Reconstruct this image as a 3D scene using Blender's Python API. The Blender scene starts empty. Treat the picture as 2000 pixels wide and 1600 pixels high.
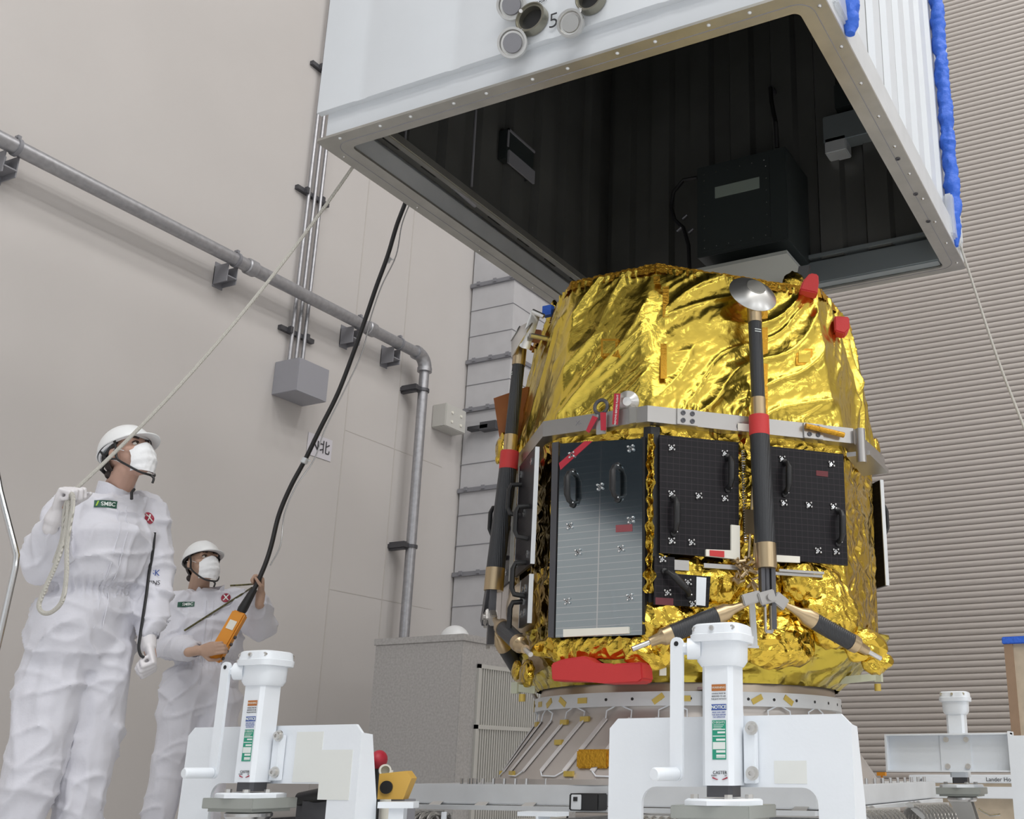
import bpy, bmesh, math, random
from mathutils import Vector, Matrix, noise
from mathutils.bvhtree import BVHTree
random.seed(7)
V = Vector
sc = bpy.context.scene
col = sc.collection
PI = math.pi
# ------------------------------------------------------------------ camera
FPX, PPX, PPY = 2123.0, 1340.0, 831.0
TILT = math.atan(670 / 2123); YAW = math.radians(25.4); HC = 0.5
cam_d = bpy.data.cameras.new('camera'); cam = bpy.data.objects.new('camera', cam_d); col.objects.link(cam)
cam_d.sensor_fit = 'HORIZONTAL'; cam_d.sensor_width = 36; cam_d.lens = FPX * 36 / 2000
cam_d.shift_x = -(PPX - 1000) / 2000; cam_d.shift_y = (PPY - 800) / 2000
cam_d.clip_start = 0.05; cam_d.clip_end = 100
cam.location = (0, 0, HC); cam.rotation_euler = (PI / 2 + TILT, 0, YAW)
sc.camera = cam
# ------------------------------------------------------------------ light and exposure
sc.view_settings.view_transform = 'Standard'; sc.view_settings.look = 'None'
sc.view_settings.exposure = 0.13; sc.view_settings.gamma = 1; sc.view_settings.use_curve_mapping = False
w = bpy.data.worlds.new('hall_air'); sc.world = w; w.use_nodes = True
w.node_tree.nodes['Background'].inputs[0].default_value = (0.8, 0.88, 1, 1)
w.node_tree.nodes['Background'].inputs[1].default_value = 0.05
LAMPS = [(x, y) for x in (-1.4, 1.6, 4.6, 7.6) for y in (-6, -2.4, 1.2, 4.8, 8.4)]
LAMP_W = 100
for i, (x, y) in enumerate(LAMPS):
    ld = bpy.data.lights.new('ceiling_lamp_light', 'AREA'); ld.shape = 'RECTANGLE'; ld.size = 1.1; ld.size_y = 1.1
    ld.energy = LAMP_W * (1.2 if y < 2 else .85) * {-1.4: .85, 1.6: 1.0, 4.6: 1.08, 7.6: 1.12}[x]; ld.color = (1.0, 0.985, 0.96)
    lo = bpy.data.objects.new('ceiling_lamp_light', ld); col.objects.link(lo); lo.location = (x, y, 12.55)
ADDED_FILLS = [(-5.2, -8.6, 8.2), (-1.7, -8.6, 8.2), (1.8, -8.6, 8.2), (5.3, -8.6, 8.2), (8.6, -3, 4.6), (8.6, 1.2, 4.6), (8.6, 5.4, 4.6)]  # fill lights added out of view to brighten fronts and lower walls
for p in ADDED_FILLS:
    ld = bpy.data.lights.new('added_fill_light', 'AREA'); ld.shape = 'RECTANGLE'; ld.size = 1.4; ld.size_y = .8; ld.energy = 38 if p[1] < -8 else 40; ld.color = (.93, .97, 1.0)
    lo = bpy.data.objects.new('added_fill_light', ld); col.objects.link(lo); lo.location = p
    lo.rotation_euler = ((V((-2.5, 6, 1.2)) if p[1] < -8 else V((-7, p[1] + 2.5, 1.5))) - V(p)).to_track_quat('-Z', 'Y').to_euler()
# camera ray helpers, used to measure points on real planes
cR = V((math.cos(YAW), math.sin(YAW), 0)); cH = V((-math.sin(YAW), math.cos(YAW), 0)); cZ = V((0, 0, 1))
cF = math.cos(TILT) * cH + math.sin(TILT) * cZ; cU = -math.sin(TILT) * cH + math.cos(TILT) * cZ
CAM = V((0, 0, HC))
def ray(px, py): return cF + cR * ((px - PPX) / FPX) + cU * ((PPY - py) / FPX)
def onz(px, py, z): r = ray(px, py); return CAM + r * ((z - HC) / r.z)
def onx(px, py, x): r = ray(px, py); return CAM + r * (x / r.x)
def ony(px, py, y): r = ray(px, py); return CAM + r * (y / r.y)
def atd(px, py, d): r = ray(px, py); return CAM + r * (d / r.dot(cH))
def onpl(px, py, p, n): r = ray(px, py); return CAM + r * ((p - CAM).dot(n) / r.dot(n))
# ------------------------------------------------------------------ materials
def mat(name, color, rough=0.5, metal=0.0, spec=0.5, bump=None, bscale=200, bstr=0.1, var=0.0, vscale=3, trans=0, alpha=1, sheen=0, emis=None, coat=0):
    m = bpy.data.materials.new(name); m.use_nodes = True; nt = m.node_tree
    b = nt.nodes['Principled BSDF']
    b.inputs['Base Color'].default_value = (*color, 1); b.inputs['Roughness'].default_value = rough
    b.inputs['Metallic'].default_value = metal; b.inputs['Specular IOR Level'].default_value = spec
    b.inputs['Transmission Weight'].default_value = trans; b.inputs['Alpha'].default_value = alpha
    b.inputs['Coat Weight'].default_value = coat
    if sheen: b.inputs['Sheen Weight'].default_value = sheen
    if emis: b.inputs['Emission Color'].default_value = (*color, 1); b.inputs['Emission Strength'].default_value = emis
    tc = nt.nodes.new('ShaderNodeTexCoord')
    if var:
        n = nt.nodes.new('ShaderNodeTexNoise'); n.inputs['Scale'].default_value = vscale; n.inputs['Detail'].default_value = 5
        nt.links.new(tc.outputs['Object'], n.inputs['Vector'])
        r = nt.nodes.new('ShaderNodeMapRange'); r.inputs[3].default_value = 1 - var; r.inputs[4].default_value = 1 + var
        r.inputs[1].default_value = .25; r.inputs[2].default_value = .75
        nt.links.new(n.outputs['Fac'], r.inputs[0])
        mx = nt.nodes.new('ShaderNodeVectorMath'); mx.operation = 'SCALE'; mx.inputs[0].default_value = color
        nt.links.new(r.outputs[0], mx.inputs['Scale']); nt.links.new(mx.outputs[0], b.inputs['Base Color'])
    if bump:
        if bump == 'noise':
            n = nt.nodes.new('ShaderNodeTexNoise'); n.inputs['Detail'].default_value = 4; n.inputs['Scale'].default_value = bscale; o = n.outputs['Fac']
        elif bump == 'wave':
            n = nt.nodes.new('ShaderNodeTexWave'); n.inputs['Scale'].default_value = bscale; o = n.outputs['Fac']
        else:
            n = nt.nodes.new('ShaderNodeTexVoronoi'); n.inputs['Scale'].default_value = bscale; o = n.outputs['Distance']
        nt.links.new(tc.outputs['Object'], n.inputs['Vector'])
        bp = nt.nodes.new('ShaderNodeBump'); bp.inputs['Strength'].default_value = bstr; bp.inputs['Distance'].default_value = 0.01
        nt.links.new(o, bp.inputs['Height']); nt.links.new(bp.outputs[0], b.inputs['Normal'])
    return m
def foil(name, color, rough, s1, d1, s2, d2):
    m = bpy.data.materials.new(name); m.use_nodes = True; nt = m.node_tree; L = nt.links.new
    b = nt.nodes['Principled BSDF']; b.inputs['Base Color'].default_value = (*color, 1); b.inputs['Metallic'].default_value = 1; b.inputs['Roughness'].default_value = rough
    tc = nt.nodes.new('ShaderNodeTexCoord')
    ns = nt.nodes.new('ShaderNodeTexNoise'); ns.inputs['Scale'].default_value = 4; L(tc.outputs['Object'], ns.inputs['Vector'])
    ad = nt.nodes.new('ShaderNodeVectorMath'); ad.operation = 'MULTIPLY_ADD'; L(ns.outputs['Color'], ad.inputs[0]); ad.inputs[1].default_value = (.25, .25, .25); L(tc.outputs['Object'], ad.inputs[2])
    v = nt.nodes.new('ShaderNodeTexVoronoi'); v.inputs['Scale'].default_value = s1; L(ad.outputs[0], v.inputs['Vector'])
    v2 = nt.nodes.new('ShaderNodeTexNoise'); v2.inputs['Scale'].default_value = s2; v2.inputs['Detail'].default_value = 3; L(ad.outputs[0], v2.inputs['Vector'])
    b1 = nt.nodes.new('ShaderNodeBump'); b1.inputs['Strength'].default_value = 1; b1.inputs['Distance'].default_value = d1; L(v.outputs['Distance'], b1.inputs['Height'])
    b2 = nt.nodes.new('ShaderNodeBump'); b2.inputs['Strength'].default_value = 1; b2.inputs['Distance'].default_value = d2; L(v2.outputs['Fac'], b2.inputs['Height']); L(b1.outputs[0], b2.inputs['Normal'])
    L(b2.outputs[0], b.inputs['Normal'])
    return m
M = {}
M['wall'] = mat('beige_wall_paint', (.525, .498, .482), .75, var=.02, vscale=1.5)
M['shutter'] = mat('shutter_paint', (.395, .357, .33), .5)
M['hall'] = mat('far_wall_paint', (.5, .5, .5), .8)
M['dim'] = mat('added_dark_cladding', (.07, .075, .08), .7)
M['floor'] = mat('floor_epoxy', (.76, .76, .76), .3)
M['white'] = mat('white_paint', (.79, .83, .88), .35, bump='noise', bscale=60, bstr=.05, var=.015, vscale=5)
M['cwhite'] = mat('container_white', (.64, .67, .705), .4, var=.02, vscale=4)
M['grayp'] = mat('grey_paint', (.22, .22, .24), .5)
M['duct'] = mat('duct_sheet', (.50, .495, .51), .55, var=.05, vscale=6)
M['galv'] = mat('galvanised_steel', (.50, .49, .485), .45, metal=.4, var=.16, vscale=60)
M['pipe'] = mat('galvanised_pipe', (.40, .40, .42), .42, metal=.75, var=.15, vscale=25)
M['alu'] = mat('machined_aluminium', (.66, .65, .63), .32, metal=.9)
M['aluw'] = mat('pale_aluminium', (.66, .68, .70), .45, metal=.35, var=.05, vscale=8)
M['brush'] = mat('brushed_flange', (.45, .44, .41), .38, metal=.8, var=.12, vscale=7)
M['ringalu'] = mat('satin_aluminium', (.44, .425, .41), .36, metal=.9)
M['steel'] = mat('steel', (.55, .55, .55), .25, metal=1)
M['dsteel'] = mat('dark_steel', (.10, .10, .11), .4, metal=.6)
M['black'] = mat('black_rubber', (.012, .012, .013), .45)
M['blackin'] = mat('black_lining', (.085, .086, .082), .35, spec=.6, var=.25, vscale=2)
M['boxblack'] = mat('black_box_paint', (.030, .036, .036), .35)
M['beam'] = mat('grey_blue_beam', (.30, .34, .36), .3, metal=.5)
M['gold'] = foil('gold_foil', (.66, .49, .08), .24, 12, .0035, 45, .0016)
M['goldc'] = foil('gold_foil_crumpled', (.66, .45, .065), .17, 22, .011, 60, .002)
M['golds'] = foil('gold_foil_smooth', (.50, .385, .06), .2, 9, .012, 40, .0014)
M['goldt'] = mat('amber_tape', (.55, .29, .03), .36, metal=.9, bump='noise', bscale=90, bstr=.6)
M['bronze'] = mat('bronze_sleeve', (.52, .40, .25), .33, metal=.95)
M['carbon'] = mat('carbon_tube', (.030, .032, .036), .38, bump='wave', bscale=60, bstr=.25)
M['red'] = mat('red_foam', (.55, .035, .035), .55, bump='noise', bscale=300, bstr=.1)
M['ribbon'] = mat('red_ribbon', (.42, .02, .04), .5)
M['copper'] = mat('copper_film', (.42, .17, .09), .4, metal=.35)
M['foam'] = mat('cream_foam', (.78, .76, .68), .7)
M['fabric'] = mat('white_coverall_fabric', (.64, .64, .70), .85, bump='noise', bscale=35, bstr=.25, sheen=.2)
M['maskm'] = mat('mask_fabric', (.80, .81, .83), .8, bump='noise', bscale=60, bstr=.15)
M['glove'] = mat('glove_latex', (.68, .66, .68), .5)
M['skin'] = mat('skin', (.50, .31, .24), .5, var=.06, vscale=20)
M['hair'] = mat('dark_hair', (.03, .02, .018), .6, bump='noise', bscale=200, bstr=.5)
M['helmet'] = mat('helmet_shell', (.78, .79, .80), .28)
M['orange'] = mat('orange_plastic', (.72, .28, .02), .45)
M['rope'] = mat('cream_rope', (.62, .60, .55), .8, bump='wave', bscale=120, bstr=.6)
M['blue'] = mat('blue_padding', (.03, .13, .62), .55, bump='noise', bscale=40, bstr=.6)
M['tan'] = mat('tan_plywood', (.50, .42, .32), .7, var=.12, vscale=12)
M['brownw'] = mat('brown_board', (.30, .20, .13), .7, var=.1, vscale=10)
M['green'] = mat('green_sticker', (.02, .30, .19), .5)
M['bluel'] = mat('blue_sticker', (.05, .10, .36), .5)
M['amber'] = mat('brown_sticker', (.45, .16, .04), .5)
M['ink'] = mat('black_ink', (.03, .03, .035), .5)
M['inkred'] = mat('red_ink', (.35, .03, .06), .5)
M['inkw'] = mat('white_ink', (.75, .8, .78), .5)
M['dgreen'] = mat('dark_green_patch', (.02, .09, .06), .6)
M['lime'] = mat('lime_ink', (.35, .55, .05), .6)
M['kapton'] = mat('kapton_tape', (.60, .44, .10), .3, metal=.3)
M['sclera'] = mat('eye_white', (.65, .62, .58), .3)
M['iris'] = mat('dark_iris', (.05, .03, .02), .2)
M['lampglow'] = mat('lamp_diffuser', (1, 1, 1), .5, emis=4)
M['yellow'] = mat('yellow_plastic', (.66, .40, .08), .45)
M['grille'] = mat('cream_grille', (.52, .51, .48), .5)
M['clear'] = mat('clear_tape', (.75, .78, .8), .25, alpha=.6)
M['shelf'] = mat('pale_shelf', (.40, .42, .40), .5)
def solar(name, base, rough, gx=.026, gy=.026, line=(.10, .10, .11), spec=.5, metal=0):
    m = bpy.data.materials.new(name); m.use_nodes = True; nt = m.node_tree; L = nt.links.new
    b = nt.nodes['Principled BSDF']; b.inputs['Roughness'].default_value = rough; b.inputs['Specular IOR Level'].default_value = spec; b.inputs['Metallic'].default_value = metal
    tc = nt.nodes.new('ShaderNodeTexCoord'); sp = nt.nodes.new('ShaderNodeSeparateXYZ'); L(tc.outputs['UV'], sp.inputs[0])
    def lines(o, g, wd):
        a = nt.nodes.new('ShaderNodeMath'); a.operation = 'DIVIDE'; L(o, a.inputs[0]); a.inputs[1].default_value = g
        f = nt.nodes.new('ShaderNodeMath'); f.operation = 'FRACT'; L(a.outputs[0], f.inputs[0])
        c = nt.nodes.new('ShaderNodeMath'); c.operation = 'LESS_THAN'; L(f.outputs[0], c.inputs[0]); c.inputs[1].default_value = wd
        return c.outputs[0]
    mx = nt.nodes.new('ShaderNodeMath'); mx.operation = 'MAXIMUM'; L(lines(sp.outputs[0], gx, .05 if gx < .1 else .012), mx.inputs[0]); L(lines(sp.outputs[1], gy, .07), mx.inputs[1])
    cm = nt.nodes.new('ShaderNodeMix'); cm.data_type = 'RGBA'; L(mx.outputs[0], cm.inputs[0]); cm.inputs[6].default_value = (*base, 1); cm.inputs[7].default_value = (*line, 1)
    L(cm.outputs[2], b.inputs['Base Color'])
    return m
M['solar'] = solar('solar_cells', (.011, .010, .012), .38, line=(.036, .029, .033), spec=.2)
M['solarg'] = solar('solar_cells_under_clear_cover', (.38, .445, .48), .09, gx=.4, gy=.027, line=(.62, .64, .65), spec=.5, metal=1)
# ------------------------------------------------------------------ building helpers
class MB:
    def __init__(s): s.bm = bmesh.new(); s.uv = None
    def _add(s, vs, fs):
        b = [s.bm.verts.new(v) for v in vs]
        for f in fs:
            try: s.bm.faces.new([b[i] for i in f])
            except ValueError: pass
        return b
    def box(s, c, size, X=V((1, 0, 0)), Y=V((0, 1, 0)), Z=V((0, 0, 1)), bev=0):
        c = V(c); X = V(X); Y = V(Y); Z = V(Z); hx, hy, hz = [k / 2 for k in size]
        vs = [c + X * (a * hx) + Y * (b_ * hy) + Z * (d * hz) for d in (-1, 1) for b_ in (-1, 1) for a in (-1, 1)]
        bv = s._add(vs, [(0, 2, 3, 1), (4, 5, 7, 6), (0, 1, 5, 4), (2, 6, 7, 3), (0, 4, 6, 2), (1, 3, 7, 5)])
        if bev:
            es = list({e for v in bv for e in v.link_edges})
            bmesh.ops.bevel(s.bm, geom=es, offset=bev, segments=2, affect='EDGES')
        return s
    def bb(s, x0, x1, y0, y1, z0, z1, bev=0):
        return s.box(((x0 + x1) / 2, (y0 + y1) / 2, (z0 + z1) / 2), (abs(x1 - x0), abs(y1 - y0), abs(z1 - z0)), bev=bev)
    def cyl(s, p0, p1, r0, r1=None, n=20, cap=True):
        p0 = V(p0); p1 = V(p1); r1 = r0 if r1 is None else r1
        return s.lathe(p0, (p1 - p0), [(0, r0), ((p1 - p0).length, r1)], n, cap)
    def lathe(s, o, ax, prof, n=24, cap=True):
        o = V(o); ax = V(ax).normalized(); u = ax.orthogonal().normalized(); v = ax.cross(u)
        rings = []
        for (h, r) in prof:
            rings.append([s.bm.verts.new(o + ax * h + (u * math.cos(2 * PI * i / n) + v * math.sin(2 * PI * i / n)) * max(r, 1e-5)) for i in range(n)])
        for a, b in zip(rings, rings[1:]):
            for i in range(n): s.bm.faces.new((a[i], a[(i + 1) % n], b[(i + 1) % n], b[i]))
        if cap: s.bm.faces.new(rings[0][::-1]); s.bm.faces.new(rings[-1])
        return s
    def tube(s, pts, r, n=10, cap=True, closed=False):
        pts = [V(p) for p in pts]; N = len(pts); rs = r if isinstance(r, (list, tuple)) else [r] * N
        t0 = (pts[1] - pts[0]).normalized(); u = t0.orthogonal().normalized(); rings = []
        for i, p in enumerate(pts):
            if closed: t = (pts[(i + 1) % N] - pts[i - 1]).normalized()
            else: t = (pts[min(i + 1, N - 1)] - pts[max(i - 1, 0)]).normalized()
            u = (u - t * u.dot(t)).normalized(); v = t.cross(u)
            rings.append([s.bm.verts.new(p + (u * math.cos(2 * PI * k / n) + v * math.sin(2 * PI * k / n)) * rs[i]) for k in range(n)])
        pr = list(zip(rings, rings[1:])) + ([(rings[-1], rings[0])] if closed else [])
        for a, b in pr:
            for i in range(n): s.bm.faces.new((a[i], a[(i + 1) % n], b[(i + 1) % n], b[i]))
        if cap and not closed: s.bm.faces.new(rings[0][::-1]); s.bm.faces.new(rings[-1])
        return s
    def prism(s, pts, vec):
        pts = [V(p) for p in pts]; vec = V(vec); n = len(pts)
        a = [s.bm.verts.new(p) for p in pts]; b = [s.bm.verts.new(p + vec) for p in pts]
        s.bm.faces.new(a[::-1]); s.bm.faces.new(b)
        for i in range(n): s.bm.faces.new((a[i], a[(i + 1) % n], b[(i + 1) % n], b[i]))
        return s
    def ell(s, c, A, B, C_, nu=16, nv=10, vmin=-PI / 2, vmax=PI / 2):
        c = V(c); rows = []
        for j in range(nv + 1):
            t = vmin + (vmax - vmin) * j / nv
            rows.append([s.bm.verts.new(c + (V(A) * math.cos(2 * PI * i / nu) + V(B) * math.sin(2 * PI * i / nu)) * max(math.cos(t), 1e-4) + V(C_) * math.sin(t)) for i in range(nu)])
        for a, b in zip(rows, rows[1:]):
            for i in range(nu): s.bm.faces.new((a[i], a[(i + 1) % nu], b[(i + 1) % nu], b[i]))
        s.bm.faces.new(rows[0][::-1]); s.bm.faces.new(rows[-1])
        return s
    def sph(s, c, r, nu=16, nv=10): return s.ell(c, (r, 0, 0), (0, r, 0), (0, 0, r), nu, nv)
    def cap(s, p0, p1, r0, r1, n=14):
        p0 = V(p0); p1 = V(p1); L = (p1 - p0).length; pr = []
        for k in range(5): a = -PI / 2 + (PI / 2) * k / 4; pr.append((r0 * math.sin(a), r0 * math.cos(a)))
        for k in range(5): a = (PI / 2) * k / 4; pr.append((L + r1 * math.sin(a), r1 * math.cos(a)))
        return s.lathe(p0, p1 - p0, pr, n)
    def loft(s, secs, n=24, power=1.0):
        rows = []
        for (c, u, v) in secs:
            c = V(c); u = V(u); v = V(v); row = []
            for i in range(n):
                a = 2 * PI * i / n; ca, sa = math.cos(a), math.sin(a)
                ca = math.copysign(abs(ca) ** power, ca); sa = math.copysign(abs(sa) ** power, sa)
                row.append(s.bm.verts.new(c + u * ca + v * sa))
            rows.append(row)
        for a, b in zip(rows, rows[1:]):
            for i in range(n): s.bm.faces.new((a[i], a[(i + 1) % n], b[(i + 1) % n], b[i]))
        s.bm.faces.new(rows[0][::-1]); s.bm.faces.new(rows[-1])
        return s
    def grid(s, fn, nu, nv, closeu=False):
        g = [[s.bm.verts.new(fn(i / nu, j / nv)) for i in range(nu + (0 if closeu else 1))] for j in range(nv + 1)]
        m = nu if closeu else nu
        for j in range(nv):
            for i in range(m):
                i2 = (i + 1) % nu if closeu else i + 1
                s.bm.faces.new((g[j][i], g[j][i2], g[j + 1][i2], g[j + 1][i]))
        return s
    def build(s, name, m, parent=None, smooth=None, uvf=None, **tg):
        bm = s.bm
        bmesh.ops.recalc_face_normals(bm, faces=bm.faces)
        if uvf:
            uv = bm.loops.layers.uv.new('UVMap')
            for f in bm.faces:
                for l in f.loops: l[uv].uv = uvf(l.vert.co)
        if parent is not None:
            o_ = V(parent['org']) if 'org' in parent else V((0, 0, 0))
            bmesh.ops.translate(bm, verts=bm.verts, vec=-o_)
            org = V((0, 0, 0))
        else:
            xs = [v.co for v in bm.verts]; lo = V([min(v[i] for v in xs) for i in range(3)]); hi = V([max(v[i] for v in xs) for i in range(3)])
            org = V(((lo.x + hi.x) / 2, (lo.y + hi.y) / 2, lo.z)); bmesh.ops.translate(bm, verts=bm.verts, vec=-org)
        me = bpy.data.meshes.new(name); bm.to_mesh(me); bm.free()
        me.materials.append(m if not isinstance(m, str) else M[m])
        for p in me.polygons: p.use_smooth = True
        me.set_sharp_from_angle(angle=math.radians(35 if smooth is None else smooth))
        o = bpy.data.objects.new(name, me); col.objects.link(o)
        if parent is not None:
            o.parent = parent
            if 'org' in parent: o['org'] = parent['org']
        else: o.location = org; o['org'] = tuple(org)
        for k, v_ in tg.items(): o[k] = v_
        return o
def thing(name, label, cat, org=(0, 0, 0), group=None):
    o = bpy.data.objects.new(name, None); col.objects.link(o); o.location = org; o['org'] = tuple(org)
    o['label'] = label; o['category'] = cat; o.empty_display_size = .1
    if group: o['group'] = group
    return o
def tag(o, label, cat, group=None):
    o['label'] = label; o['category'] = cat
    if group: o['group'] = group
    return o
def struct(o): o['kind'] = 'structure'; return o
def evalmesh(o):
    dg = bpy.context.evaluated_depsgraph_get(); dg.update()
    return bpy.data.meshes.new_from_object(o.evaluated_get(dg))
def text(s, size, o, xd, yd, m, parent, name='lettering', thick=.0006, align='CENTER', snap=None, bold=0):
    cu = bpy.data.curves.new('t', 'FONT'); cu.body = s; cu.size = size; cu.align_x = align; cu.align_y = 'CENTER'; cu.extrude = thick; cu.offset = bold
    t = bpy.data.objects.new('t', cu); col.objects.link(t); me = evalmesh(t); bpy.data.objects.remove(t)
    xd = V(xd).normalized(); yd = V(yd).normalized(); zd = xd.cross(yd)
    b = MB(); b.bm.from_mesh(me)
    for v in b.bm.verts:
        p = V(o) + xd * v.co.x + yd * v.co.y + zd * v.co.z
        if snap:
            h = snap[0].ray_cast(p + zd * .15, -zd)
            if h[0] is not None: p = h[0] + zd * (snap[1] + v.co.z)
        v.co = p
    return b.build(name, m, parent)
def fn3(p, s, seed=0): return noise.noise(V(p) * s + V((seed * 7.3, seed * 3.1, seed)))
def ridge(p, s, seed=0): return 1 - abs(noise.noise(V(p) * s + V((seed * 7.3, seed * 3.1, seed)))) * 2.2
def cellh(p, s, seed=0):
    d, q = noise.voronoi(V(p) * s + V((seed, seed * 2, 0)))
    return (d[1] - d[0])
def remesh(mb, voxel, smooth=3, disp=None):
    me = bpy.data.meshes.new('tmp'); bmesh.ops.recalc_face_normals(mb.bm, faces=mb.bm.faces); mb.bm.to_mesh(me); mb.bm.free()
    o = bpy.data.objects.new('tmp', me); col.objects.link(o)
    r = o.modifiers.new('r', 'REMESH'); r.mode = 'VOXEL'; r.voxel_size = voxel
    if smooth:
        q = o.modifiers.new('s', 'SMOOTH'); q.iterations = smooth; q.factor = .5
    m2 = evalmesh(o); bpy.data.objects.remove(o)
    b = MB(); b.bm.from_mesh(m2)
    if disp:
        b.bm.normal_update(); mv = [(v, v.co + v.normal * disp(v.co, v.normal)) for v in b.bm.verts]
        for v, c in mv: v.co = c
    return b
# ================================================================== SETTING
b = MB(); b.bb(-7.3, 9.0, -9, 10.9, -.1, 0); struct(b.build('floor', 'floor'))
def wall_left():
    b = MB(); b.bb(-7.3, -7, -9, 10.5, 0, 13)
    return b
m = M['wall']
struct(wall_left().build('wall_left', 'wall'))
b = MB(); b.bb(-7.3, 9, -9.3, -9, 0, 4.6); struct(b.build('wall_rear', 'white'))
b = MB(); b.bb(-7.3, 9, -9.3, -9, 4.6, 13); struct(b.build('wall_rear_upper', 'dim'))  # dark upper cladding made up for the tall glossy panel to reflect
b = MB(); b.bb(9, 9.3, -9, 10.5, 0, 13); struct(b.build('wall_right', 'hall'))
b = MB(); b.bb(-7.3, 9.3, -9.3, 10.9, 13, 13.2); struct(b.build('ceiling', 'hall'))
b = MB(); b.bb(-7.3, 9, 10.62, 10.9, 0, 13); struct(b.build('wall_back', 'wall'))
# roller shutter: one curved slat profile swept along x
b = MB(); prof = []; pitch = .0585; n = int(11 / pitch)
for i in range(n):
    z = i * pitch
    for k, (dz, dy) in enumerate(((0, 0), (.004, -.010), (.016, -.017), (.030, -.019), (.044, -.016), (.054, -.008), (.0565, 0.0))): prof.append((z + dz, 10.5 + dy))
A = [b.bm.verts.new((-6.6, y, z)) for z, y in prof]; B = [b.bm.verts.new((8.9, y, z)) for z, y in prof]
for i in range(len(A) - 1): b.bm.faces.new((A[i], B[i], B[i + 1], A[i + 1]))
A2 = [b.bm.verts.new((x, 10.6, z)) for x, z in ((-6.6, 0), (8.9, 0), (8.9, prof[-1][0]), (-6.6, prof[-1][0]))]
b.bm.faces.new(A2)
struct(b.build('door_1', 'shutter', smooth=60))
# faint seams and skirting lines on the left wall
b = MB()
for y in (7.35, 8.05): b.bb(-7.0, -6.997, y - .006, y + .006, 0, 12.9)
for z in (2.02, 3.5): b.bb(-7.0, -6.998, 7.35, 8.8, z - .004, z + .004)
struct(b.build('trim_1', mat('seam_filler', (.485, .455, .43), .8)))
b = MB(); b.bb(-7.0, -6.98, -9, 9.0, 0, .12); struct(b.build('baseboard_left', 'dsteel'))
# dark band added on the left wall behind the camera, darkens the panel's reflection
b = MB(); b.bb(-7.0, -6.97, -8.8, -1.4, 3.7, 8.5); wn = struct(b.build('added_dark_band_1', mat('added_dark_sheet', (.03, .035, .04), .25)))
b = MB()
b.bb(-7.0, -6.94, -8.9, -1.3, 3.62, 3.7); b.bb(-7.0, -6.94, -8.9, -1.3, 8.5, 8.58); b.bb(-7.0, -6.94, -8.9, -8.8, 3.7, 8.5); b.bb(-7.0, -6.94, -1.4, -1.3, 3.7, 8.5)
struct(b.build('trim_2', 'grayp'))  # frame around the added dark band
# ceiling lamps
lp = None
for i, (x, y) in enumerate(LAMPS):
    t = thing('ceiling_lamp', 'square white high bay lamp on the hall ceiling, one of the even rows', 'lamp', (x, y, 13), 'high bay lamps on the ceiling')
    if lp is None:
        bb_ = MB(); bb_.bb(-.62, .62, -.62, .62, -.38, -.30); h = MB(); h.bb(-.2, .2, -.2, .2, -.30, -.05); st = MB(); st.cyl((0, 0, -.06), (0, 0, 0), .03)
        t['org'] = (0, 0, 0); lp = [bb_.build('housing', 'white', t), h.build('driver_box', 'grayp', t), st.build('stem', 'steel', t)]
    else:
        for c in lp: q = c.copy(); q.parent = t; col.objects.link(q)
for p in ADDED_FILLS:  # housings made up for the added fill lights
    rear = p[1] < -8
    t = thing('added_fill_panel', 'grey panel of an added fill light on the rear hall wall, one of an even row' if rear else 'grey panel of an added fill light on the right hall wall, one of an even row', 'lamp', (p[0], -9, p[2]) if rear else (9, p[1], p[2]), 'added fill lights on the rear wall' if rear else 'added fill lights on the right wall')
    X_, Y_ = ((1, 0, 0), (0, 1, 0)) if rear else ((0, 1, 0), (-1, 0, 0))
    b = MB(); b.box(V(p) - V(Y_) * .2, (1.5, .1, .9), X_, Y_, bev=.02); b.build('housing', 'grayp', t)
    b = MB(); b.box(V(p) - V(Y_) * .32, (.2, .15, .2), X_, Y_); b.build('bracket', 'grayp', t)
# ------------------------------------------------------------------ duct column in the corner
def duct():
    t = thing('sheet_clad_duct', 'tall grey panelled sheet duct standing in the far left corner', 'duct', (-6.2, 9.5, 0))
    b = MB(); b.bb(-6.98, -6.42, 9.1, 10.4, 0, 12.9); b.build('cladding', 'duct', t)
    f = []
    for py in (552, 700, 795, 952, 1117): f.append(ony(960, py, 9.09).z)
    for z in f:
        b = MB(); b.bb(-6.99, -6.40, 9.07, 10.4, z - .022, z + .022)
        for k in range(3): b.bb(-6.9 + k * .22, -6.86 + k * .22, 9.055, 9.07, z - .01, z + .03)
        b.build('flange', 'grayp', t)
    for py in (600, 650, 745, 900, 1000, 1060, 1180): z = ony(960, py, 9.09).z; b = MB(); b.bb(-6.99, -6.415, 9.094, 10.4, z - .003, z + .003); b.build('seam', 'grayp', t)
duct()
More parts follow.
